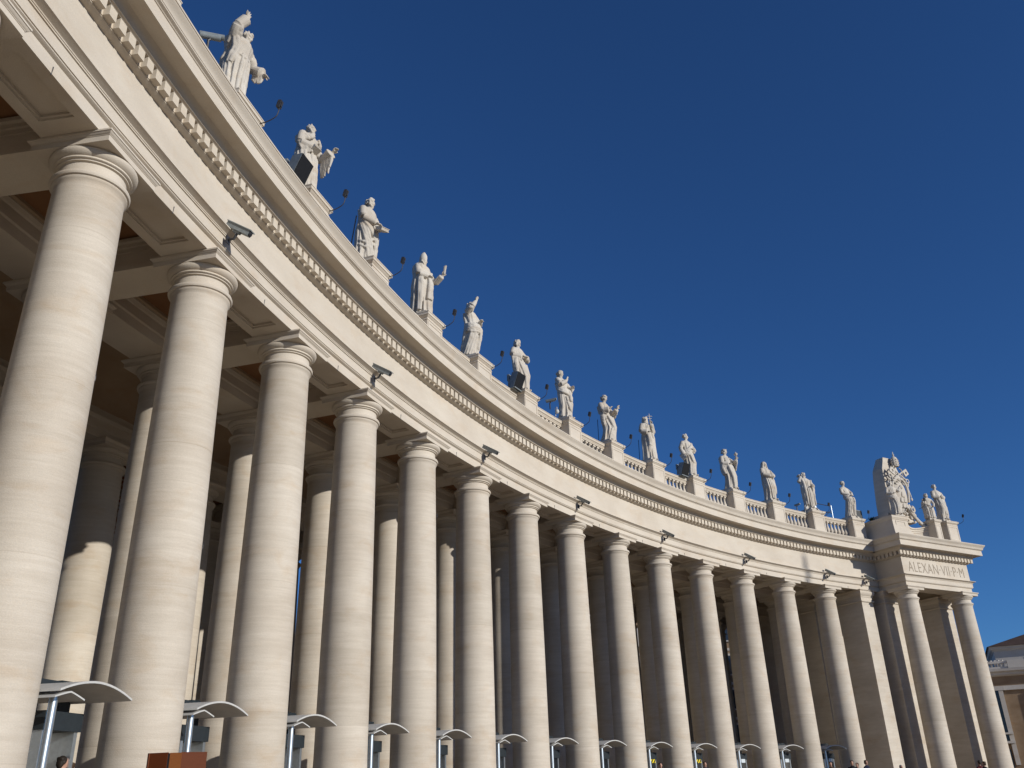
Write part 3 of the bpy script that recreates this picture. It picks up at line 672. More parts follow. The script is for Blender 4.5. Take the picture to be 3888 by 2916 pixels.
# 9 bearded man with a double cross
f = Fig(99, ((0, .02, .0), (.5, .0, 0), (.82, .0, 0), (1, .0, 0)), nf=9, fat=1.1, knee=-1, twist=.1)
f.head(-40, 4, 'long', 2.4)
f.arm(-1, (.0, -.19, .63), (.10, -.11, .60), (.6, .6, .2), sleeve=.03, hang=.06, curl=.5).arm(1, (.075, .16, .66), (.13, .01, .80), (.1, -.4, .9), sleeve=.02, hang=.1, curl=.8)
f.drape([(-40, .62), (-34, .45), (-32, .30)], .034, .024, 2, 12, 0).drape([(-20, .5), (-16, .3), (-14, .02)], .022, .004, 5, 17, 0).drape([(40, .78), (46, .45), (44, .06)], .032, .02, 3, 18, 0).drape([(-140, .76), (-90, .68), (-40, .66)], .024, .014, 3, 0, -.05)
cr = MB().tube([(.155, -.045, .74), (.145, -.05, 1.01)], .007, 8); cr.tube([(.115, -.085, .955), (.185, -.005, .955)], .007, 8); cr.tube([(.125, -.075, .90), (.175, -.015, .90)], .007, 8)
st = MB().tube([(-.13, -.12, .48), (-.145, -.12, .0)], .006, 6)
statue(9, f, 'statue of a long-bearded man holding a double-barred cross before his face', [('cross', cr, None), ('iron_rod', st, m_iron)], vox=.023)
# 10 young man with a book under his arm
f = Fig(110, ((0, .02, .0), (.25, .03, .01), (.5, .02, -.01), (.82, .0, 0), (1, .005, 0)), nf=9, fat=1.05, knee=1, twist=.3)
f.head(30, 0, 'short')
f.arm(-1, (-.02, -.20, .62), (.03, -.165, .47), (.5, .2, -.8), sleeve=.02, curl=.5).arm(1, (.07, .19, .63), (.12, .04, .615), (.4, -.9, 0), sleeve=.03, hang=.08, curl=.4)
f.drape([(40, .78), (0, .68), (-40, .6), (-80, .56)], .026, .012, 4, 2, -.035).drape([(-40, .57), (-20, .45), (0, .30)], .024, .01, 3, 14, 0).drape([(-40, .3), (-44, .15), (-46, .02)], .02, .002, 5, 17, 0)
statue(10, f, 'young man statue carrying a book at his side, above the third loudspeaker', [('book', book((.02, -.185, .43), (.5, .1, -.85), (.8, .2, .5), .075, .055, .02), None)], vox=.023)
# 11 woman holding out a lidded cup
f = Fig(121, ((0, .03, .0), (.28, .05, .01), (.5, .02, -.01), (.7, -.02, 0), (.82, -.03, 0), (1, .0, 0)), nf=8, fat=1.04, hem=1.08, knee=1, twist=.8, fold=1.2)
f.head(14, 10, 'curly')
f.arm(-1, (.0, -.17, .62), (.10, -.06, .60), (.6, .6, .1), sleeve=.02, hang=.14, curl=.4).arm(1, (.10, .15, .63), (.21, .10, .70), (.3, -.2, .9), sleeve=.015, hang=.2, curl=.8)
f.drape([(-50, .76), (-30, .5), (-15, .2), (-10, .03)], .026, .012, 4, 13, 0).drape([(-110, .78), (-100, .5), (-85, .35)], .034, .018, 4, -15, 0).drape([(30, .65), (20, .45), (26, .2)], .024, .014, 3, 14, 0)
cu_ = MB().lathe([(.004, .735), (.028, .737), (.028, .745), (.010, .76), (.010, .785), (.034, .805), (.040, .825), (.044, .828), (.044, .836), (.024, .855), (.008, .875), (.004, .885)], 16, (.225, .09, 0))
statue(11, f, 'statue of a woman holding out a small lidded cup at shoulder height', [('cup', cu_, None)], vox=.023)
# 12 veiled woman with crossed arms
f = Fig(132, ((0, .03, .0), (.28, .04, .0), (.5, .02, 0), (.82, -.02, 0), (1, -.015, 0)), nf=7, fat=.98, knee=1, twist=.5)
f.head(-8, 6, 'veil')
f.arm(-1, (.03, -.175, .65), (.135, -.02, .60), (.5, .85, 0), sleeve=.025, hang=.06, curl=.3).arm(1, (.09, .165, .635), (.13, .03, .585), (.3, -.9, -.1), sleeve=.02, curl=.3)
f.drape([(30, .66), (44, .45), (40, .16)], .030, .028, 4, 14, 0).drape([(-60, .58), (-50, .3), (-45, .03)], .016, .0, 4, 24, 0).drape([(150, .78), (160, .5), (165, .03)], .03, .012, 3, 22, 0)
statue(12, f, 'statue of a veiled woman with her arms crossed over her waist', vox=.023)
# 13 bearded man in a long cloak
f = Fig(143, ((0, .01, .0), (.4, .01, 0), (.7, .0, 0), (.82, -.02, 0), (1, -.03, 0)), nf=9, fat=1.08, hem=1.0, knee=0, twist=.2, fold=1.2)
f.head(-14, 2, 'short', 1.6, dz=-.01)
f.arm(-1, (-.04, -.20, .72), (.0, -.15, .855), (.1, .3, .9), sleeve=.01, curl=.7).arm(1, (.08, .175, .62), (.14, .05, .60), (.5, -.7, 0), sleeve=.03, hang=.22, curl=.4)
f.drape([(-70, .80), (-60, .5), (-55, .10)], .034, .026, 3, -20, 0).drape([(50, .78), (40, .5), (46, .12)], .034, .026, 3, 18, 0).drape([(-15, .75), (-10, .4), (-12, .05)], .018, .002, 3, 16, 0)
bd = MB().ell((-.05, -.15, .895), (.05, .035, .03)); bd.ell((-.085, -.15, .885), (.03, .03, .026))
statue(13, f, 'bearded cloaked statue steadying a bundle on his shoulder, left of the metal railing', [('bundle', bd, None)], vox=.023)
# 14 slim figure leaning back
f = Fig(154, ((0, .0, .0), (.25, .04, 0), (.45, .075, 0), (.6, .03, 0), (.75, -.035, 0), (.85, -.05, 0), (1, -.04, 0)), nf=7, fat=.92, knee=1, twist=.9, fold=.9)
f.head(10, 2, 'short')
f.arm(-1, (.0, -.14, .64), (.13, -.01, .575), (.5, .8, -.1), r=(.045, .04, .03), sleeve=.006, curl=.4).arm(1, (.06, .14, .64), (.15, .02, .56), (.5, -.7, -.1), r=(.045, .04, .03), curl=.4)
f.drape([(-150, .60), (-80, .55), (0, .56)], .02, .008, 4, 0, -.03).drape([(20, .52), (30, .35), (24, .12)], .026, .022, 3, 12, 0).drape([(-70, .48), (-60, .25), (-80, .02)], .02, .004, 3, 20, 0)
statue(14, f, 'slim statue leaning back with hands clasped, beside the grey floodlight box', vox=.023)
# 15 the pavilion corner: standing woman with a smaller seated companion
f = Fig(165, ((0, .02, .0), (.28, .05, .0), (.5, .03, -.01), (.82, -.01, 0), (1, -.02, 0)), nf=8, fat=1.05, hem=1.05, knee=-1, twist=1.0, fold=1.2)
f.head(25, 6, 'short')
f.arm(-1, (.02, -.175, .62), (.12, -.06, .62), (.5, .8, .1), sleeve=.02, curl=.4).arm(1, (.06, .18, .62), (.12, .05, .60), (.4, -.8, 0), sleeve=.02, hang=.14, curl=.4)
f.drape([(40, .70), (60, .4), (50, .08)], .03, .022, 4, 12, 0).drape([(-40, .56), (-20, .35), (0, .15)], .022, .01, 4, 16, 0).drape([(-140, .74), (-70, .66), (-10, .64)], .022, .012, 3, 0, -.035)
MP = pav(7.05, .85, PT) @ RZ(-math.pi / 2)
statue(0, f, 'standing woman statue at the outer corner of the pavilion, beside a crouching figure', vox=.023, m=MP, pw=.46)
f = Fig(176, ((0, .0, .0), (.3, .02, 0), (.55, -.03, 0), (.82, -.0, 0), (1, .03, 0)), nf=7, fat=1.35, hem=1.1, knee=1, twist=.8)
f.head(30, 12, 'curly', size=1.25)
f.arm(-1, (.04, -.2, .60), (.16, -.08, .5), (.7, .4, -.2), curl=.4).arm(1, (.1, .2, .58), (.2, .1, .45), (.7, -.3, -.3), curl=.4)
f.drape([(-120, .7), (-110, .4), (-100, .03)], .05, .03, 4, 20, 0).drape([(0, .5), (4, .3), (8, .03)], .03, .01, 4, 16, 0)
statue(0, f, 'smaller crouching statue leaning on the standing woman at the pavilion corner', H=2.0, vox=.023, m=pav(5.75, .9, 18.25) @ RZ(-math.pi / 2 - .3), pw=.30)

# ------------------------------------------------------------------ carved coat of arms on the pavilion
arms = thing('coat_of_arms', 'huge carved coat of arms with tiara, crossed keys and scrolls on the end pavilion', 'coat of arms', pav(3.0, 1.1, bt) @ Matrix.Diagonal((1.06, .85, 1.05, 1)))
sl = MB()
rings = []
for z, x0, x1, d0, d1 in ((-.02, -1.55, 1.35, .35, 2.1), (.5, -1.45, 1.25, .35, 2.0), (.52, -1.05, 1.05, .4, 1.85), (1.5, -1.05, 1.0, .4, 1.8), (3.2, -1.05, .85, .4, 1.6), (4.0, -1.0, .72, .4, 1.5), (4.6, -.75, .5, .42, 1.35), (4.95, -.62, .3, .45, 1.25)):
    rings.append([(x0, d0, z), (x1, d0, z), (x1, d1, z), (x0, d1, z)])
kid('backing_slab', sl.loft(rings).mesh('backing_slab', m_pier, 0), arms)
sh = MB(); N = 20                                # convex oval shield with relief
sh.ell((.12, .30, 2.0), (.78, .42, 1.35), None, 28, 16)
for k, (x, z) in enumerate(((-.22, 1.15), (.12, 1.15), (.46, 1.15), (-.05, 1.55), (.29, 1.55), (.12, 1.95))):      # six mounts
    yy = .30 - .42 * math.sqrt(max(.05, 1 - ((x - .12) / .78) ** 2 - ((z - 2.0) / 1.35) ** 2))
    sh.loft([[(x + .15 * math.cos(t) * s, yy - o, z - .2 + (.42 * max(0, math.sin(t)) + .03) * s) for t in np.linspace(0, 2 * math.pi, 17)[:-1]] for o, s in ((-.1, 1), (.045, 1), (.07, .8))])
for k in range(8):                               # star
    a = math.pi * k / 4; sh.tube([(.12, -.15, 2.55), (.12 + .17 * math.sin(a), -.13, 2.55 + .17 * math.cos(a))], [.05, .012], 6)
kid('shield', sh.mesh('shield', m_stat, 40), arms)
fr_ = MB()
def scroll(cx, cz, r0, turns, a0, s, y=.05, r=.075):
    pts = []; n = int(26 * turns)
    for k in range(n + 1):
        t = k / n; a = a0 + s * 2 * math.pi * turns * t; q = r0 * (1 - .78 * t); pts.append((cx + q * math.cos(a), y - .12 * t, cz + q * math.sin(a)))
    fr_.tube(pts, [r * (1 - .35 * k / n) for k in range(n + 1)], 8)
fr_.tube(spline([(-.62, .1, 1.6), (-.72, .02, 2.2), (-.62, -.02, 2.8), (-.2, -.08, 3.2), (.1, -.08, 3.22)], 8), .10, 8)
fr_.tube(spline([(.86, .1, 1.5), (.92, .02, 2.1), (.85, -.02, 2.7), (.5, -.08, 3.15), (.2, -.08, 3.2)], 8), .10, 8)
scroll(-.15, 2.95, .30, 1.4, 2.4, -1); scroll(.75, 3.0, .28, 1.4, .7, 1); scroll(-.75, 3.35, .32, 1.3, 3.4, 1); scroll(1.0, 2.95, .25, 1.5, 5.2, 1, .1, .06); scroll(1.02, .95, .26, 1.5, 1.5, -1); scroll(-.55, .8, .25, 1.4, 2.0, 1)
fr_.tube(spline([(.95, .0, 2.75), (1.08, -.02, 2.2), (1.12, -.04, 1.9)], 7), [.05] * 15, 7)
fr_.ell((1.14, -.03, 1.75), (.10, .07, .14)); fr_.ell((.1, -.05, 3.25), (.25, .12, .2))
for k in range(22):                              # fruit and leaf swags at the foot
    a = random.random(); fr_.ell((-.3 + 2.2 * a, .05 + random.uniform(-.12, .1), .62 - .75 * a + .12 * math.sin(9 * a) + random.uniform(-.09, .12)), (random.uniform(.08, .17), .12, random.uniform(.05, .11)), Matrix.Rotation(random.random() * 3, 3, 'Y'), 8, 6)
fr_.tube(spline([(.75, .25, 1.3), (1.05, .2, .65), (1.55, .15, .15), (2.1, .1, -.25)], 8), [.22] * 12 + [.14] * 13, 8)
kid('scroll_frame', fr_.mesh('scroll_frame', m_stat, 40), arms)
ti = MB()
ti.lathe([(.20, 0), (.27, .02), (.29, .10), (.265, .13), (.295, .16), (.31, .28), (.285, .31), (.30, .34), (.30, .46), (.27, .49), (.275, .52), (.25, .64), (.18, .76), (.08, .83), (.045, .85), (.045, .88), (.085, .92), (.09, .97), (.05, 1.02), (.02, 1.03)], 20, (.25, .1, 4.22))
ti.box(.235, .265, .085, .115, 5.22, 5.43); ti.box(.18, .32, .085, .115, 5.32, 5.35)
for lv, rr in ((4.37, .29), (4.55, .305), (4.73, .285)):
    for k in range(10):
        a = 2 * math.pi * k / 10; ti.ell((.25 + rr * math.cos(a), .1 + rr * math.sin(a), lv), (.05, .05, .055), None, 7, 5)
kid('tiara', ti.mesh('tiara', m_stat, 40), arms)
def key(s):
    k_ = MB(); a0 = Vector((.25 - s * .62, -.12, 3.2)); a1 = Vector((.25 + s * .85, -.12, 4.08)); d = (a1 - a0).normalized(); n_ = Vector((-d.z, 0, d.x)) * -s
    k_.tube([a0, a1], .055, 8)
    b0 = a1 - d * .50
    for t0, t1, h0, h1 in ((0, .14, 0, .42), (.36, .50, 0, .42), (.14, .36, 0, .10), (.14, .36, .32, .42), (.14, .20, .10, .16), (.30, .36, .10, .16), (.14, .20, .26, .32), (.30, .36, .26, .32)):
        c = [b0 + d * t + n_ * h for t, h in ((t0, h0), (t1, h0), (t1, h1), (t0, h1))]
        k_.loft([[(p.x, -.17, p.z) for p in c], [(p.x, -.07, p.z) for p in c]])
    k_.tube([a0 + Vector((.15 * math.cos(t), 0, .15 * math.sin(t))) - d * .15 for t in np.linspace(0, 2 * math.pi, 20)], .045, 7)
    return k_
for s in (-1, 1): kid('key', key(s).mesh('key', m_stat, 35), arms)
rb = MB()
rb.tube(spline([(.2, -.05, 3.6), (.55, -.1, 3.25), (.62, -.08, 3.9), (.45, -.02, 4.1)], 7), .05, 7, .5); rb.tube(spline([(-.1, -.02, 4.2), (-.35, -.08, 3.9), (-.25, -.08, 3.5), (.1, -.1, 3.45)], 7), .06, 7, .5)
rb.tube(spline([(.6, -.05, 3.1), (.95, -.06, 2.9), (1.0, -.05, 2.4), (.92, -.04, 2.1)], 7), .05, 7, .5)
kid('ribbon', rb.mesh('ribbon', m_stat, 40), arms)
f = Fig(187, ((0, .02, .0), (.28, .05, .0), (.5, .03, -.01), (.82, .0, 0), (1, -.01, 0)), nf=8, fat=1.1, knee=1, twist=.5)
f.head(-20, 8, 'curly', size=1.15)
f.arm(-1, (.03, -.2, .62), (.13, -.08, .6), (.6, .6, .2), sleeve=.02, curl=.4).arm(1, (.06, .19, .7), (.05, .27, .82), (.1, .4, .9), curl=.4)
f.drape([(-140, .74), (-70, .62), (-10, .58)], .03, .014, 4, 0, -.04).drape([(-30, .5), (-14, .3), (-12, .03)], .024, .004, 5, 16, 0)
statue(0, f, 'statue of a winged attendant standing at the left of the carved coat of arms', H=2.75, vox=.024, m=pav(1.75, .95, bt) @ RZ(-math.pi / 2 - .2), pw=.40)

# ------------------------------------------------------------------ fittings on the colonnade
def copy_tree(root, m, label, group=None):
    r = root.copy(); col.objects.link(r); r.matrix_world = m; r['label'] = label; WORLD[r.name] = m.copy()
    if group: r['group'] = group
    old = WORLD[root.name]
    def rec(src, dst):
        for ch in [c for c in src.children]:
            c = ch.copy(); col.objects.link(c); mw = m @ old.inverted() @ WORLD[ch.name]
            c.parent = dst; c.matrix_parent_inverse = WORLD[dst.name].inverted(); c.matrix_basis = mw; WORLD[c.name] = mw; rec(ch, c)
    rec(root, r); return r
NTH = ('first', 'second', 'third', 'fourth', 'fifth', 'sixth', 'seventh', 'eighth', 'ninth', 'tenth', 'eleventh', 'twelfth', 'thirteenth', 'fourteenth')
# tube housings on short arms at the architrave (local x = outwards from the wall towards the square, z up)
OUT = RZ(math.pi)
h = None
for j, i in enumerate((1, 3, 5, 7, 9, 11, 13, 13.96)):
    lab = f'grey tube camera above the {NTH[int(i)]} front column from the left' if i < 13.5 else 'grey tube camera in the shade beside the end pavilion'
    m = frame(i - .10, 0, 13.36) @ OUT
    if h is None:
        h = thing('camera_housing', lab, 'security camera', m, 'tube cameras along the architrave')
        b = MB(); q = T((.28, 0, .12)) @ RY(R_(33))
        b.box(-.40, .40, -.075, .075, -.08, .06, q); b.box(-.42, .44, -.10, .10, .06, .085, q); b.box(-.1, .12, -.04, .04, -.14, -.08, q)
        kid('housing', b.mesh('housing', m_grey, 0), h)
        b = MB().lathe([(.06, -.01), (.07, .02), (.05, .03), (.0, .03)], 12); b.xf(q @ T((.40, 0, -.01)) @ RY(math.pi / 2)); kid('lens_hood', b.mesh('lens_hood', m_iron), h)
        b = MB().tube([(-.02, 0, -.16), (.16, 0, -.16), (.24, 0, -.02), (.25, 0, .06)], .032, 8); b.box(-.03, .0, -.08, .08, -.27, -.06); kid('bracket', b.mesh('bracket', m_iron), h)
    else: copy_tree(h, m, lab)
# lamps on thin curved arms beside each pedestal
h = None
pos = [(frame(n_ + .145, PC - .78, 0) @ OUT, f'small dark lamp on a curved arm beside the {NTH[n_ - 1]} parapet statue from the left') for n_ in range(1, 15)]
pos += [(pav(3.95, .35, .9) @ RZ(-math.pi / 2), 'small dark lamp on a curved arm behind the scrolls of the coat of arms'), (pav(7.75, .1, 0) @ RZ(-math.pi / 2 + .5), 'small dark lamp on a curved arm at the outermost corner of the pavilion')]
for m, lab in pos:
    if h is None:
        h = thing('arm_lamp', lab, 'lamp', m, 'arm lamps lighting the statues')
        kid('arm', MB().tube(spline([(-.1, 0, 18.02), (.15, 0, 18.04), (.42, 0, 18.16), (.50, 0, 18.36), (.50, 0, 18.5)], 6), .016, 7).mesh('arm', m_iron), h)
        b = MB(); q = T((.52, 0, 18.60)) @ RY(R_(14)) @ Matrix.Diagonal((.8, .72, .78, 1)); b.box(-.075, .055, -.10, .10, -.16, .16, q); b.box(-.095, -.075, -.085, .085, -.14, .14, q); b.box(.055, .085, -.05, .05, -.1, .1, q)
        kid('lamp_head', b.mesh('lamp_head', m_iron, 0), h)
    else: copy_tree(h, m, lab)
# black loudspeakers tilted forward on the rail
h = None
for i, w_ in ((1.76, 'bald monk'), (5.78, 'curly-haired woman'), (9.72, 'young man with the book')):
    m = frame(i, .42, 18.06) @ OUT; lab = f'black loudspeaker leaning over the balustrade next to the {w_}'
    if h is None:
        h = thing('loudspeaker', lab, 'loudspeaker', m, 'loudspeakers on the balustrade')
        q = T((0, 0, .44)) @ RY(R_(22)) @ Matrix.Diagonal((.85, .85, .85, 1)); b = MB(); b.loft([[(-.28, -.30, -.44), (-.28, .30, -.44), (-.28, .30, .44), (-.28, -.30, .44)], [(.22, -.42, -.52), (.22, .42, -.52), (.22, .42, .52), (.22, -.42, .52)]]); b.xf(q)
        kid('cabinet', b.mesh('cabinet', m_grey, 0), h)
        kid('grille', MB().box(.221, .25, -.41, .41, -.51, .51, q).mesh('grille', m_black, 0), h)
        b = MB(); b.tube([(-.32, -.25, 0), (-.30, -.25, .62)], .025, 6); b.tube([(-.32, .25, 0), (-.30, .25, .62)], .025, 6); b.box(-.5, .1, -.35, .35, -.02, .03); b.box(-.42, -.3, -.2, .2, .5, .85)
        kid('stand', b.mesh('stand', m_grey, 0), h)
    else: copy_tree(h, m, lab)
# small cameras standing on the rail
def cctv(m, lab, L=.62, r=.085):
    t = thing('rail_camera', lab, 'security camera', m, 'cameras standing on the rail')
    b = MB().tube([(-L / 2, 0, .42), (L / 2, 0, .42)], r, 14); b.tube([(-L / 2 - .02, 0, .42 + r * .55), (L / 2 + .08, 0, .42 + r * .75)], r * .8, 10, 1.25); kid('housing', b.mesh('housing', m_grey), t)
    kid('lens', MB().tube([(L / 2 - .01, 0, .42), (L / 2 + .004, 0, .42)], r * .8, 14).mesh('lens', m_black), t)
    kid('mast', MB().tube([(-.05, 0, -.05), (-.05, 0, .28), (0, 0, .34)], .035, 8).mesh('mast', m_iron), t)
cctv(frame(.60, .45, 18.60) @ RZ(R_(180 + 30)), 'grey tube camera on the parapet to the left of the stooping friar', .55, .085)
cctv(frame(6.56, .45, 18.30) @ RZ(R_(180 + 10)), 'small grey camera on a bent mast between two women statues', .5, .07)
cctv(frame(12.62, .6, 18.05) @ RZ(R_(180)), 'little dark camera left of the cloaked statue with the bundle', .4, .06)
for i, lab in ((6.68, 'white dome camera hanging on the rail beside the woman with the hair knot'), (12.78, 'white dome camera on the rail at the feet of the cloaked statue')):
    t = thing('dome_camera', lab, 'security camera', frame(i, .40, 18.06), 'dome cameras on the rail')
    kid('dome', MB().ell((0, 0, .22), (.11, .11, .13)).mesh('dome', m_white), t)
    kid('mount', MB().tube([(.1, 0, -.03), (.1, 0, .45), (0, 0, .47), (0, 0, .30)], .022, 8).mesh('mount', m_white), t)
t = thing('railing', 'grey metal guard railing on the roof between two parapet statues', 'railing', frame(13.55, 1.6, 16.2))
for i in (13.36, 13.385, 13.78): kid('post', MB().tube([(0, 0, 0), (0, 0, 3.25)], .045, 8).mesh('post', m_steel), t, WORLD[t.name].inverted() @ frame(i, 1.6, 16.2))
p0, p1 = frame(13.37, 1.6, 16.2), frame(13.78, 1.6, 16.2)
for z in (2.1, 2.65, 3.2):
    kid('rail', MB().tube([p0 @ Vector((0, 0, z)), p1 @ Vector((0, 0, z))], .028, 8).xf(WORLD[t.name].inverted()).mesh('rail', m_iron), t)
kid('brace', MB().tube([p0 @ Vector((0, 0, 1.6)), p1 @ Vector((0, 0, 2.9))], .025, 8).xf(WORLD[t.name].inverted()).mesh('brace', m_iron), t)
t = thing('floodlight', 'square grey floodlight box standing right of the leaning statue', 'floodlight', frame(14.17, .75, PT) @ OUT)
kid('housing', MB().box(-.35, .2, -.35, .35, .08, .82).mesh('housing', m_grey, 0), t); kid('glass', MB().box(.201, .22, -.30, .30, .13, .77).mesh('glass', m_machine, 0), t)
kid('yoke', MB().tube([(-.1, -.38, .45), (-.1, -.38, 0), (-.1, .38, 0), (-.1, .38, .45)], .025, 6).mesh('yoke', m_iron), t)
for i, z, off, lab in ((.0, 7.78, 58, 'iron ring fixed high on the first front column'), (1.0, 5.45, 50, 'iron ring fixed on the second front column'), (4.0, 9.75, 40, 'iron ring fixed on the fifth front column')):
    c = frame(i, CC, z) @ RZ(math.pi + R_(off)); rr = .742 if z > 7 else .762
    b = MB().tube([(rr + .06 + .055 * math.cos(t), 0.055 * math.sin(t) * .9, .03 * math.sin(t)) for t in np.linspace(0, 2 * math.pi, 16)], .012, 6)
    b = MB().tube([(rr + .04, .06 * math.cos(t), .06 * math.sin(t)) for t in np.linspace(0, 2 * math.pi, 17)], .012, 6); b.tube([(rr - .02, -.05, -.03), (rr + .045, -.06, -.03), (rr + .04, -.065, -.13)], .014, 6)
    tag(obj('iron_ring', b.mesh('iron_ring', m_iron), None, c), lab, 'ring', 'iron rings on the shafts')

# ------------------------------------------------------------------ security gates under the first bays
def stripes(t, b):
    N, L = t.nodes, t.links; tc = N.new('ShaderNodeTexCoord'); wv = N.new('ShaderNodeTexWave'); wv.inputs['Scale'].default_value = 2.6; wv.bands_direction = 'DIAGONAL'
    L.new(tc.outputs['Object'], wv.inputs['Vector']); cr = N.new('ShaderNodeValToRGB'); cr.color_ramp.interpolation = 'CONSTANT'; cr.color_ramp.elements[0].color = (.012, .012, .012, 1); cr.color_ramp.elements[1].color = (.75, .58, .02, 1); cr.color_ramp.elements[1].position = .5
    L.new(wv.outputs['Fac'], cr.inputs['Fac']); L.new(cr.outputs['Color'], b.inputs['Base Color'])
m_haz = mat('hazard_stripes', stripes, .5)
m_scr = mat('pale_screen', flat((.55, .60, .62), .15, 20), .2)
gate = det = None
def plate(prof, th, y0, y1):
    top = [(x, z) for x, z in prof]; bot = [(x, z - th) for x, z in reversed(prof)]
    ring = top + bot; b = MB(); return b.loft([[(x, y0, z) for x, z in ring], [(x, y1, z) for x, z in ring]])
for n_ in range(0, 13):
    m = frame(n_ + .33, 0.0, FLOOR)
    lab = f'white curved canopy on a steel pole right behind the {NTH[n_]} front column'
    if gate is None:
        gate = thing('gate_canopy', lab, 'canopy', m, 'curved canopies between the columns'); g0 = -FLOOR
        kid('pole', MB().tube([(.72, 0, 0), (.72, 0, 1.86 + g0)], .075, 16).mesh('pole', m_steel), gate)
        def arch(name, yc, za, zt, half, x0, x1, th, pw):
            ys = np.linspace(-half, half, 15); top = [(yc + y, za - (za - zt) * abs(y / half) ** pw) for y in ys]
            ring = top + [(y, z - th) for y, z in reversed(top)]
            kid(name, MB().loft([[(x0, y, z + g0) for y, z in ring], [(x1, y, z + g0) for y, z in ring]]).mesh(name, m_white, 30), gate)
        arch('upper_canopy', -.75, 2.10, 1.88, 1.1, .35, 1.7, .04, 1.9); arch('lower_canopy', -.02, 1.87, 1.76, .42, .4, 1.5, .03, 1.15)
        lp = kid('lamp', MB().loft([[(1.2 + x * .9, 1.3 + y * .9, 1.50 + g0) for x, y in ((-.2, -.16), (.2, -.16), (.2, .16), (-.2, .16))], [(1.2 + x * .6, 1.3 + y * .6, 1.40 + g0) for x, y in ((-.2, -.16), (.2, -.16), (.2, .16), (-.2, .16))]]).mesh('lamp', m_iron, 0), gate)
        kid('bracket', MB().tube([(1.02, 1.3, 1.5 + g0), (1.02, .8, 1.72 + g0), (1.38, .8, 1.72 + g0), (1.38, 1.3, 1.5 + g0)], .016, 6).mesh('bracket', m_iron), lp, WORLD[lp.name].inverted() @ WORLD[gate.name])
    else: copy_tree(gate, m, lab)
    md = frame(n_ + .61, 1.75, FLOOR); lab = f'walk-through metal detector standing between the {NTH[n_]} and {NTH[n_ + 1]} front columns'
    if det is None:
        det = thing('metal_detector', lab, 'metal detector', md, 'metal detectors between the columns')
        for s in (-1, 1): kid('side_panel', MB().box(-.32, .32, s * .46 - .05, s * .46 + .05, 0, 1.9).mesh('side_panel', m_steel, 0), det)
        kid('head_box', MB().box(-.36, .36, -.56, .56, 1.9, 2.24).mesh('head_box', m_machine, 0), det)
        b = MB(); b.box(-.05, .05, -.52, -.16, 2.24, 2.86); b.box(-.04, .04, -.16, .52, 2.58, 2.84); b.box(-.03, .03, .40, .50, 2.24, 2.6); kid('sign_frame', b.mesh('sign_frame', m_machine, 0), det)
    else:
        d2 = copy_tree(det, md, lab)
        if n_ in (8, 9): kid('hazard_board', MB().box(-.43, -.40, -.25, .25, 1.72, 1.9).mesh('hazard_board', m_haz, 0), d2)
        if n_ in (10, 11, 12): kid('screen', MB().box(-.43, -.40, -.2, .2, 1.72, 1.92).mesh('screen', m_scr, 0), d2)
# extra floor under the pavilion and people
tag(obj('pavement', MB().box(-3, PW + 3, -4.0, PD + 2, -1.6, FLOOR - .004).xf(pav()).mesh('pavement', m_paving, 0)), kind='structure')

# wooden booth in front of the second column
kp = at(675, 2857, 13.0); kb = thing('wooden_booth', 'varnished brown wooden booth with a pale corner strip in front of the second column', 'booth', Matrix.Translation((kp.x, kp.y, 0)) @ RZ(R_(20.0)))
H_ = kp.z
def panel(name, a, b_, mm, z0=0.0, z1=None, th=.03):
    d = Vector((b_[0] - a[0], b_[1] - a[1], 0)); L = d.length; ang = math.atan2(d.y, d.x)
    kid(name, MB().box(0, L, 0, th, z0, z1 or H_).mesh(name, mm, 0), kb, T((a[0], a[1], 0)) @ RZ(ang))
panel('side_board', (-.36, .10), (-.12, -.06), m_wood); panel('dark_gap_board', (-.12, -.05), (-.09, -.07), m_iron, 0, H_ - .01)
panel('corner_strip', (-.09, -.075), (.05, -.11), m_wood2, 0, H_ - .006); panel('front_board', (.05, -.10), (.36, -.05), m_wood); panel('back_board', (.36, -.05), (.3, .5), m_wood); panel('far_board', (.3, .5), (-.36, .10), m_wood)
kid('roof_board', MB().loft([[(x, y, H_ - .05) for x, y in ((-.35, .1), (-.12, -.05), (.05, -.09), (.35, -.04), (.3, .49))], [(x, y, H_ - .01) for x, y in ((-.35, .1), (-.12, -.05), (.05, -.09), (.35, -.04), (.3, .49))]]).mesh('roof_board', m_wood, 0), kb)

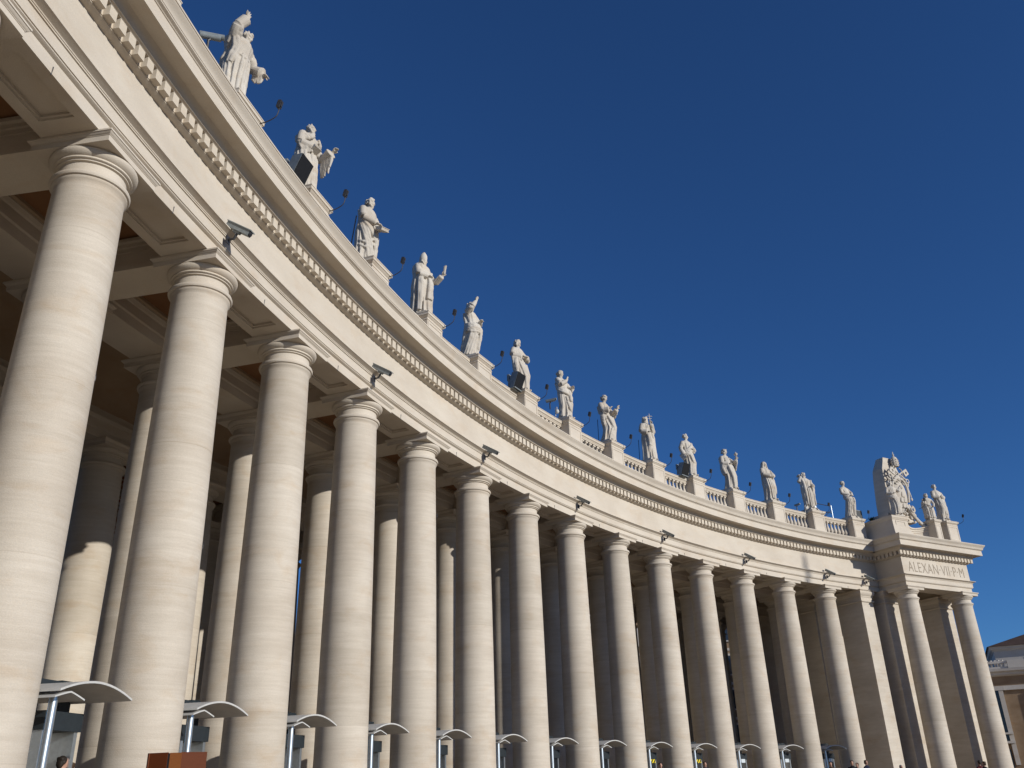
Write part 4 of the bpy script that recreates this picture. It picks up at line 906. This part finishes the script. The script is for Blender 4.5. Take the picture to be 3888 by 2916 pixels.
# ------------------------------------------------------------------ people
m_skin = mat('skin', flat((.42, .24, .17), .08, 12), .55)
m_hair = {k: mat(k + '_hair', flat(c, .3, 30), .6) for k, c in (('dark', (.02, .014, .01)), ('brown', (.06, .035, .02)), ('grey', (.2, .19, .18)))}
def cloth(name, c): return mat(name, flat(c, .2, 14, .3), .85)
def person(px, py, D, label, coat, hairc='dark', face=0.0, tall=1.72, floor=FLOOR, low=0.0):
    g_ = at(px, py, D); head = g_.z - EYE; base = head - tall
    m = Matrix.Translation((g_.x, g_.y, base + EYE)) @ RZ(face)
    t = thing('person', label, 'person', m, 'people among the columns')
    k = tall / 1.75
    b = MB()
    b.tube([(0, 0, .86), (0, 0, 1.05), (0, 0, 1.28), (0, 0, 1.40), (0, 0, 1.46)], [.15, .14, .165, .13, .06], 14, 1.15)
    b.tube([(0, 0, 1.44), (.01, 0, 1.56)], [.058, .054], 12)
    b.ell((.012, 0, 1.645), (.095, .076, .112)); b.ell((.035, 0, 1.60), (.068, .06, .075)); b.tube([(.09, 0, 1.655), (.118, 0, 1.63), (.10, 0, 1.617)], [.012, .016, .012], 7)
    for s in (-1, 1):
        b.ell((.0, s * .078, 1.635), (.02, .012, .03)); b.ell((.082, s * .032, 1.645), (.016, .018, .014))
        b.tube([(0, s * .09, .92), (.02, s * .10, .5), (0, s * .10, .09)], [.085, .062, .045], 10); b.tube([(-.05, s * .1, .04), (.16, s * .11, .03)], [.045, .035], 9)
        b.tube([(0, s * .19, 1.38), (-.01, s * .25, 1.12), (.08, s * .24, .90)], [.055, .045, .034], 10)
        w_ = Vector((.08, s * .24, .90)); b.ell((.10, s * .24, .84), (.028, .016, .045))
        for q in range(4): b.tube([w_ + Vector((.0 + .016 * q, 0, -.09)), w_ + Vector((.012 + .016 * q, -s * .01, -.135)), w_ + Vector((.018 + .014 * q, -s * .03, -.155 - .006 * (q in (1, 2)))),], [.009, .009, .007], 6)
        b.tube([w_ + Vector((.04, 0, -.05)), w_ + Vector((.065, -s * .01, -.09)), w_ + Vector((.066, -s * .02, -.115))], [.011, .010, .008], 6)
    b.v = [(x * k, y * k, z * k) for x, y, z in b.v]
    kid('body', remesh(b, 'body', m_skin, .014), t)
    c = MB(); c.tube([(0, 0, .70), (0, 0, .95), (0, 0, 1.28), (.0, 0, 1.40), (0, 0, 1.475)], [.19, .18, .195, .16, .075], 16, 1.15)
    for s in (-1, 1): c.tube([(0, s * .17, 1.41), (-.012, s * .255, 1.12), (.07, s * .245, .94)], [.075, .066, .052], 12)
    c.tube([(.03 * math.cos(a) * 2, .062 * math.sin(a), 1.47 + .012 * math.cos(a)) for a in np.linspace(0, 2 * math.pi, 14)], .026, 7)
    c.v = [(x * k, y * k, z * k) for x, y, z in c.v]; kid('coat', remesh(c, 'coat', coat, .02), t)
    c = MB()
    for s in (-1, 1): c.tube([(0, s * .085, .93), (.02, s * .10, .5), (0, s * .10, .07)], [.105, .082, .066], 12)
    c.v = [(x * k, y * k, z * k) for x, y, z in c.v]; kid('trousers', remesh(c, 'trousers', m_trou, .02), t)
    c = MB(); c.ell((-.012, 0, 1.672), (.10, .086, .105)); c.ell((-.05, 0, 1.62), (.065, .078, .09))
    for j in range(30):
        a = random.uniform(1.2, 5.1); c.ell((-.012 + .092 * math.cos(a), .08 * math.sin(a), 1.66 + random.uniform(-.06, .08)), .022, None, 7, 5)
    c.v = [(x * k, y * k, z * k) for x, y, z in c.v]; kid('hair', remesh(c, 'hair', m_hair[hairc], .014), t)
m_trou = cloth('dark_trousers', (.02, .022, .03))
cb, cn, cg, cr2 = cloth('black_coat', (.014, .014, .016)), cloth('navy_coat', (.02, .025, .05)), cloth('brown_coat', (.07, .045, .03)), cloth('dark_red_coat', (.10, .02, .02))
person(3233, 2888, 57.5, 'dark-haired person in a black coat in front of the last round column of the curve', cb, 'dark', -1.9)
person(3253, 2897, 58.3, 'shorter brown-haired person in a brown coat beside the last round column of the curve', cg, 'brown', -2.4, 1.66)
person(3286, 2887, 59.0, 'person in a navy coat standing by the last canopy before the square pier', cn, 'brown', -.9, 1.75)
person(3420, 2905, 58.0, 'lone person in a black coat stooping in front of the broad square pier', cb, 'grey', -1.2, 1.62)
person(3716, 2888, 61.5, 'dark-haired person in a dark red coat close to the outer pavilion column', cr2, 'dark', 2.0)
person(3734, 2892, 60.6, 'brown-haired person in a black coat, right of the pair at the outer pavilion column', cb, 'brown', 2.6, 1.70)
person(2507, 2897, 47.0, 'person in a black coat facing out between the ninth and tenth columns', cb, 'dark', -1.5)
person(2676, 2893, 50.0, 'person in a navy coat waiting between the tenth and eleventh columns', cn, 'dark', -1.6)
person(3153, 2893, 60.5, 'person in a brown coat in shade between the last two round columns', cg, 'dark', -2.0)
person(241, 2874, 20.5, 'dark-haired person inside the first metal detector, nearest the viewer', cb, 'dark', 1.0)
person(268, 2897, 21.5, 'person in a black coat just behind the first metal detector', cb, 'brown', 2.2, 1.66)

# ------------------------------------------------------------------ surroundings
m_wallA = mat('pale_render_wall', stone((.50, .44, .36), .1, 1, .15), .85)
m_wallB = mat('ochre_brick_wall', stone((.34, .24, .15), .2, 4, .2), .85)
m_wallD = mat('dark_old_wall', stone((.16, .12, .09), .3, 2, .3), .9)
m_trim = mat('pale_trim', stone((.60, .56, .50), .1, 1, .1), .8)
m_tile = mat('brown_roof_tiles', stone((.10, .062, .042), .4, 14, .3, bump=.6), .85)
m_glass = mat('window_glass', flat((.03, .04, .05), .2, 3), .08, .5)
m_shut = mat('brown_shutter', flat((.09, .05, .03), .2, 12), .7)
def building(label, az0, az1, D, h, wall, floors, cols, name='building', roofh=2.5, win=(1.1, 1.9)):
    """a block whose front faces the viewer between two bearings (degrees right of the view's ground direction)"""
    a, b = R_(90 - az0), R_(90 - az1); p0 = Vector((math.cos(a), math.sin(a))) * D; p1 = Vector((math.cos(b), math.sin(b))) * D
    W_ = (p1 - p0).length; m = Matrix.Translation((p0.x, p0.y, 0)) @ RZ(math.atan2(p1.y - p0.y, p1.x - p0.x))
    t = thing(name, label, 'building', m, 'buildings behind the colonnade'); dp = 16.0
    kid('wall', MB().box(0, W_, 0, dp, 0, h).mesh('wall', wall, 0), t)
    r = kid('roof', MB().loft([[(-.6, -.6, h + .35), (W_ + .6, -.6, h + .35), (W_ + .6, dp + .6, h + .35), (-.6, dp + .6, h + .35)], [(4, dp / 2, h + roofh), (W_ - 4, dp / 2, h + roofh), (W_ - 4, dp / 2 + .1, h + roofh), (4, dp / 2 + .1, h + roofh)]]).mesh('roof', m_tile, 0), t)
    kid('eaves', MB().rect([(0, h - .35), (.15, h - .3), (.2, h - .1), (.5, h), (.55, h + .34)], 0, W_, 0, dp).mesh('eaves', m_trim, 0), t)
    fh = (h - 1.2) / floors
    f1 = MB(); ww, wh = win
    f1.box(-ww / 2 - .2, ww / 2 + .2, -.10, .0, wh, wh + .25); f1.box(-ww / 2 - .3, ww / 2 + .3, -.18, 0, -.15, 0); f1.box(-ww / 2 - .2, -ww / 2, -.08, 0, 0, wh); f1.box(ww / 2, ww / 2 + .2, -.08, 0, 0, wh)
    mf = f1.mesh('window', m_trim, 0); mg = MB().box(-ww / 2, ww / 2, -.03, .003, 0, wh).mesh('pane', m_glass, 0); mb_ = MB().box(-ww / 2, -ww / 2 + .06, -.05, -.03, 0, wh).box(ww / 2 - .06, ww / 2, -.05, -.03, 0, wh).box(-.03, .03, -.05, -.03, 0, wh).box(-ww / 2, ww / 2, -.05, -.03, wh * .6, wh * .6 + .06).mesh('sash', m_shut, 0)
    for fl in range(floors):
        z = .9 + fl * fh + fh * .22
        if fl: kid('string_course', MB().box(-.02, W_ + .02, -.09, .01, fl * fh + .55, fl * fh + .85).mesh('string_course', m_trim, 0), t)
        for c in range(cols):
            x = W_ * (c + .5) / cols; w_ = kid('window', mf, t, T((x, 0, z))); kid('pane', mg, w_); kid('sash', mb_, w_)
    return t
building('low dark building seen at the foot of the gap beside the third column', -21, -10.5, 60, 7.4, m_wallD, 2, 7, roofh=.8)
building('dark brown house closing the gaps behind the middle of the colonnade', -11.0, 1.2, 62, 15.5, m_wallD, 4, 6)
building('tall dark house behind the ninth column', 1.0, 6.2, 90, 22.0, m_wallD, 5, 4)
building('pale apartment block with striped courses glimpsed beside the tenth column', 6.5, 13.5, 118, 21.5, m_wallB, 5, 7, win=(1.5, 2.2))
building('pale rendered house glimpsed through the last bays of the curve', 14.0, 24.0, 110, 16.0, m_wallA, 4, 8)

# palace with a balustraded attic at the far right
pm = at(3769, 2458, 130); pa = R_(-24)
pal = thing('palace', 'palace with dark tiled hip roof and roof balustrade at the right edge', 'building', Matrix.Translation((pm.x, pm.y, 0)) @ RZ(pa))
ze = pm.z; PWD = 60
kid('attic_wall', MB().box(0, PWD, 0, 18, 10, ze - .25).mesh('attic_wall', m_trim, 0), pal)
kid('attic_cornice', MB().rect([(0, ze - .55), (.1, ze - .5), (.1, ze - .42), (.35, ze - .3), (.4, ze - .05), (.5, ze)], 0, PWD, 0, 18).mesh('attic_cornice', m_trim, 0), pal)
kid('roof', MB().loft([[(-.7, -.7, ze + .02), (PWD + .7, -.7, ze + .02), (PWD + .7, 18.7, ze + .02), (-.7, 18.7, ze + .02)], [(7.5, 8, ze + 3.0), (PWD - 7, 8, ze + 3.0), (PWD - 7, 10, ze + 3.0), (7.5, 10, ze + 3.0)]]).mesh('roof', m_tile, 0), pal)
zb = at(3770, 2513, 128).z; yb = -2.2
for x in (5.4, 16, 27):
    w_ = kid('window', MB().box(-1.45, 1.45, -.16, 0, 1.75, 2.0).box(-1.3, -.85, -.1, 0, -.4, 1.75).box(.85, 1.3, -.1, 0, -.4, 1.75).box(-.85, .85, -.1, 0, 1.25, 1.75).mesh('window', m_trim, 0), pal, T((x, 0, ze - 3.35 + .2)))
    kid('pane', MB().box(-.85, .85, -.05, .01, -.4, 1.25).mesh('pane', m_shut, 0), w_)
zc = at(3760, 2543, 128).z; zk = at(3765, 2563, 128).z
rl = MB().box(-9, PWD + 4, yb - .25, yb + .25, zb - .28, zb); rl.box(-9, PWD + 4, yb - .25, yb + .25, zc, zc + .22)
kid('roof_balustrade', rl.mesh('roof_balustrade', m_trim, 0), pal)
mbp = MB().lathe([(.10, 0), (.16, .3), (.07, .7), (.12, .8), (.12, zb - zc - .5)], 8).mesh('baluster', m_trim)
for (xa, xb) in ((-8.5, 1.0), (5.6, 14.2), (18.6, 27)):
    k = int((xb - xa) / .42)
    rl2 = MB()
    for j in range(k): rl2.add([Vector(p.co) + Vector((xa + .42 * (j + .5), yb, zc + .22)) for p in mbp.vertices], [tuple(f_.vertices) for f_ in mbp.polygons])
    kid('baluster_row', rl2.mesh('baluster_row', m_trim), pal)
for x in (1.0, 14.2, 27.4): kid('pedestal', MB().box(x, x + 4.5, yb - .4, yb + .4, zc, zb + .03).mesh('pedestal', m_trim, 0), pal)
kid('main_cornice', MB().rect([(0, zk - .25), (.3, zk - .1), (.35, zk + .15), (.7, zk + .3), (.75, zc - .05)], -9, PWD + 4, yb, 18).mesh('main_cornice', m_trim, 0), pal)
kid('main_wall', MB().box(-9, PWD + 4, yb + .1, 17.9, 0, zk + .2).mesh('main_wall', m_wallB, 0), pal)
zf = at(3775, 2607, 128).z; zw0, zw1 = at(3800, 2632, 128).z, at(3830, 2785, 128).z
kid('string_course', MB().box(-9.02, PWD + 4.02, yb - .15, yb + .1, zf - .5, zf).mesh('string_course', m_trim, 0), pal)
for x in (3.2, 15.4, 27.5):
    kid('pilaster', MB().box(x, x + 1.3, yb - .25, yb + .1, 0, zf - .5).mesh('pilaster', m_trim, 0), pal)
for x in (-2.6, 9.6, 21.8):
    w_ = kid('window', MB().box(-2.4, -1.9, yb - .2, yb + .1, 2.6, zw0 + .3).box(1.9, 2.4, yb - .2, yb + .1, 2.6, zw0 + .3).box(-2.6, 2.6, yb - .25, yb + .1, zw0 + .3, zw0 + .8).box(-2.4, 2.4, yb - .5, yb + .1, zw1 - 1.1, zw1 - .85).box(-2.4, 2.4, yb - .5, yb + .1, zw1 - .1, zw1 + .1).mesh('window', m_trim, 0), pal, T((x, 0, 0)))
    kid('pane', MB().box(-1.9, 1.9, yb - .02, yb + .12, zw1 - .85, zw0 + .3).mesh('pane', m_glass, 0), w_)
    kid('doorway', MB().box(-1.7, 1.7, yb - .02, yb + .12, 0, at(3850, 2845, 128).z).mesh('doorway', m_glass, 0), w_)

# obelisk in the middle of the square; only its shadow falls into the picture
sp_ = ctr(12.45, .25); dz = (41.0 - EYE - 14.6); dd = dz / math.tan(R_(SUN_EL))
op = Vector((sp_.x + dd * math.cos(R_(SUN_AZ)), sp_.y + dd * math.sin(R_(SUN_AZ))))
ob = thing('obelisk', 'tall granite obelisk with a bronze cross standing out in the open square', 'obelisk', T((op.x, op.y, 0)) @ RZ(R_(20)))
m_gran = mat('red_granite', stone((.33, .22, .17), .1, 1, .15), .5)
kid('pedestal', MB().rect([(1.6, 0), (1.6, 1), (1.0, 1.05), (1.0, 2), (.3, 2.2), (0, 2.5), (0, 6.2), (.4, 6.5), (.4, 7.2), (-.2, 7.4), (-.2, 8.2)], -2.2, 2.2, -2.2, 2.2).mesh('pedestal', m_trim, 0), ob)
kid('shaft', MB().loft([[(sx_ * r_, sy_ * r_, z) for sx_, sy_ in ((-1, -1), (1, -1), (1, 1), (-1, 1))] for r_, z in ((1.35, 8.5), (.9, 33.2), (.05, 35.2))]).mesh('shaft', m_gran, 0), ob)
b = MB(); b.ell((0, 0, 35.5), (.75, .75, .7)); b.ell((0, 0, 36.3), (.5, .5, .6)); b.ell((0, 0, 37.3), (.65, .65, .65), None, 8, 5); b.tube([(0, 0, 37.5), (0, 0, 41)], .16, 8); b.tube([(-.8, .8, 39.6), (.8, -.8, 39.6)], .15, 8)
kid('bronze_cross', b.mesh('bronze_cross', m_dark), ob)

# autumn tree behind the colonnade
def leaves(mb, c, rad, n, sz, rng, sq=1.0):
    for k in range(n):
        while True:
            p = Vector((rng.uniform(-1, 1), rng.uniform(-1, 1), rng.uniform(-1, 1)))
            if .25 < p.length < 1: break
        q = Vector(c) + Vector((p.x * rad, p.y * rad, p.z * rad * sq)); d = Vector((rng.gauss(0, 1), rng.gauss(0, 1), rng.gauss(0, 1))).normalized(); e = d.orthogonal().normalized() * sz * rng.uniform(.6, 1.2); g_ = d.cross(e).normalized() * sz * rng.uniform(.4, .8)
        mb.add([q - e, q + g_ * .6, q + e, q - g_ * .6], [(0, 1, 2, 3)])
def leafmat(name, c0, c1):
    def fn(t, b):
        N, L = t.nodes, t.links; g_ = N.new('ShaderNodeNewGeometry'); cr = N.new('ShaderNodeValToRGB'); cr.color_ramp.elements[0].color = (*c0, 1); cr.color_ramp.elements[1].color = (*c1, 1)
        L.new(g_.outputs['Random Per Island'], cr.inputs['Fac']); L.new(cr.outputs['Color'], b.inputs['Base Color'])
    return mat(name, fn, .6)
def tree(px, py, D, label, h, rad, seed, lm, nl, sz):
    rng = random.Random(seed); g_ = at(px, py, D); t = thing('tree', label, 'tree', T((g_.x, g_.y, 0)) @ RZ(seed), 'trees behind the colonnade')
    b = MB().tube(spline([(0, 0, 0), (.1, .05, h * .25), (-.05, .1, h * .5), (.1, 0, h * .8)], 5), [.32 - .26 * k / 15 for k in range(16)], 9); cr = MB()
    for k in range(16):
        a = rng.random() * 6.28; z = h * rng.uniform(.32, .7); L = rad * rng.uniform(.5, .95); e = Vector((L * math.cos(a), L * math.sin(a), z + rng.uniform(.1, .32) * h))
        b.tube([(0, 0, z), (e.x * .5, e.y * .5, (z + e.z) / 2 + .2), tuple(e)], [.10, .06, .02], 6)
        leaves(cr, e, rad * rng.uniform(.30, .5), nl // 14, sz, rng, .8); leaves(cr, e * .6 + Vector((0, 0, e.z * .45)), rad * .32, nl // 40, sz, rng, .8)
    leaves(cr, (0, 0, h * .9), rad * .5, nl // 12, sz, rng)
    kid('trunk', b.mesh('trunk', mat('bark', flat((.06, .045, .035), .3, 8), .9)), t); kid('crown', cr.mesh('crown', lm, 0), t)
m_leafA = leafmat('autumn_leaves', (.20, .055, .02), (.30, .15, .05)); m_leafB = leafmat('green_leaves', (.02, .04, .015), (.06, .09, .03))
tree(225, 2200, 44, 'autumn tree with rust-coloured leaves behind the gap right of the first column', 15.0, 5.6, 3, m_leafA, 15000, .17)
tree(60, 2300, 50, 'darker autumn tree half hidden behind the first column', 13.0, 5.2, 5, m_leafA, 11000, .17)
s_ = thing('weed', 'small dark weed growing at the foot of the coat of arms', 'plant', pav(.95, 2.6, bt)); b = MB(); rng = random.Random(9)
for k in range(90):
    a, r_ = rng.random() * 6.28, rng.uniform(.05, .42); p = Vector((r_ * math.cos(a), r_ * math.sin(a), rng.uniform(.05, .5))); q = p * .2; n_ = Vector((-math.sin(a), math.cos(a), 0)) * .03
    b.add([q, p * .7 + n_, p, p * .7 - n_], [(0, 1, 2, 3)])
kid('leaves', b.mesh('leaves', m_leafB, 0), s_)
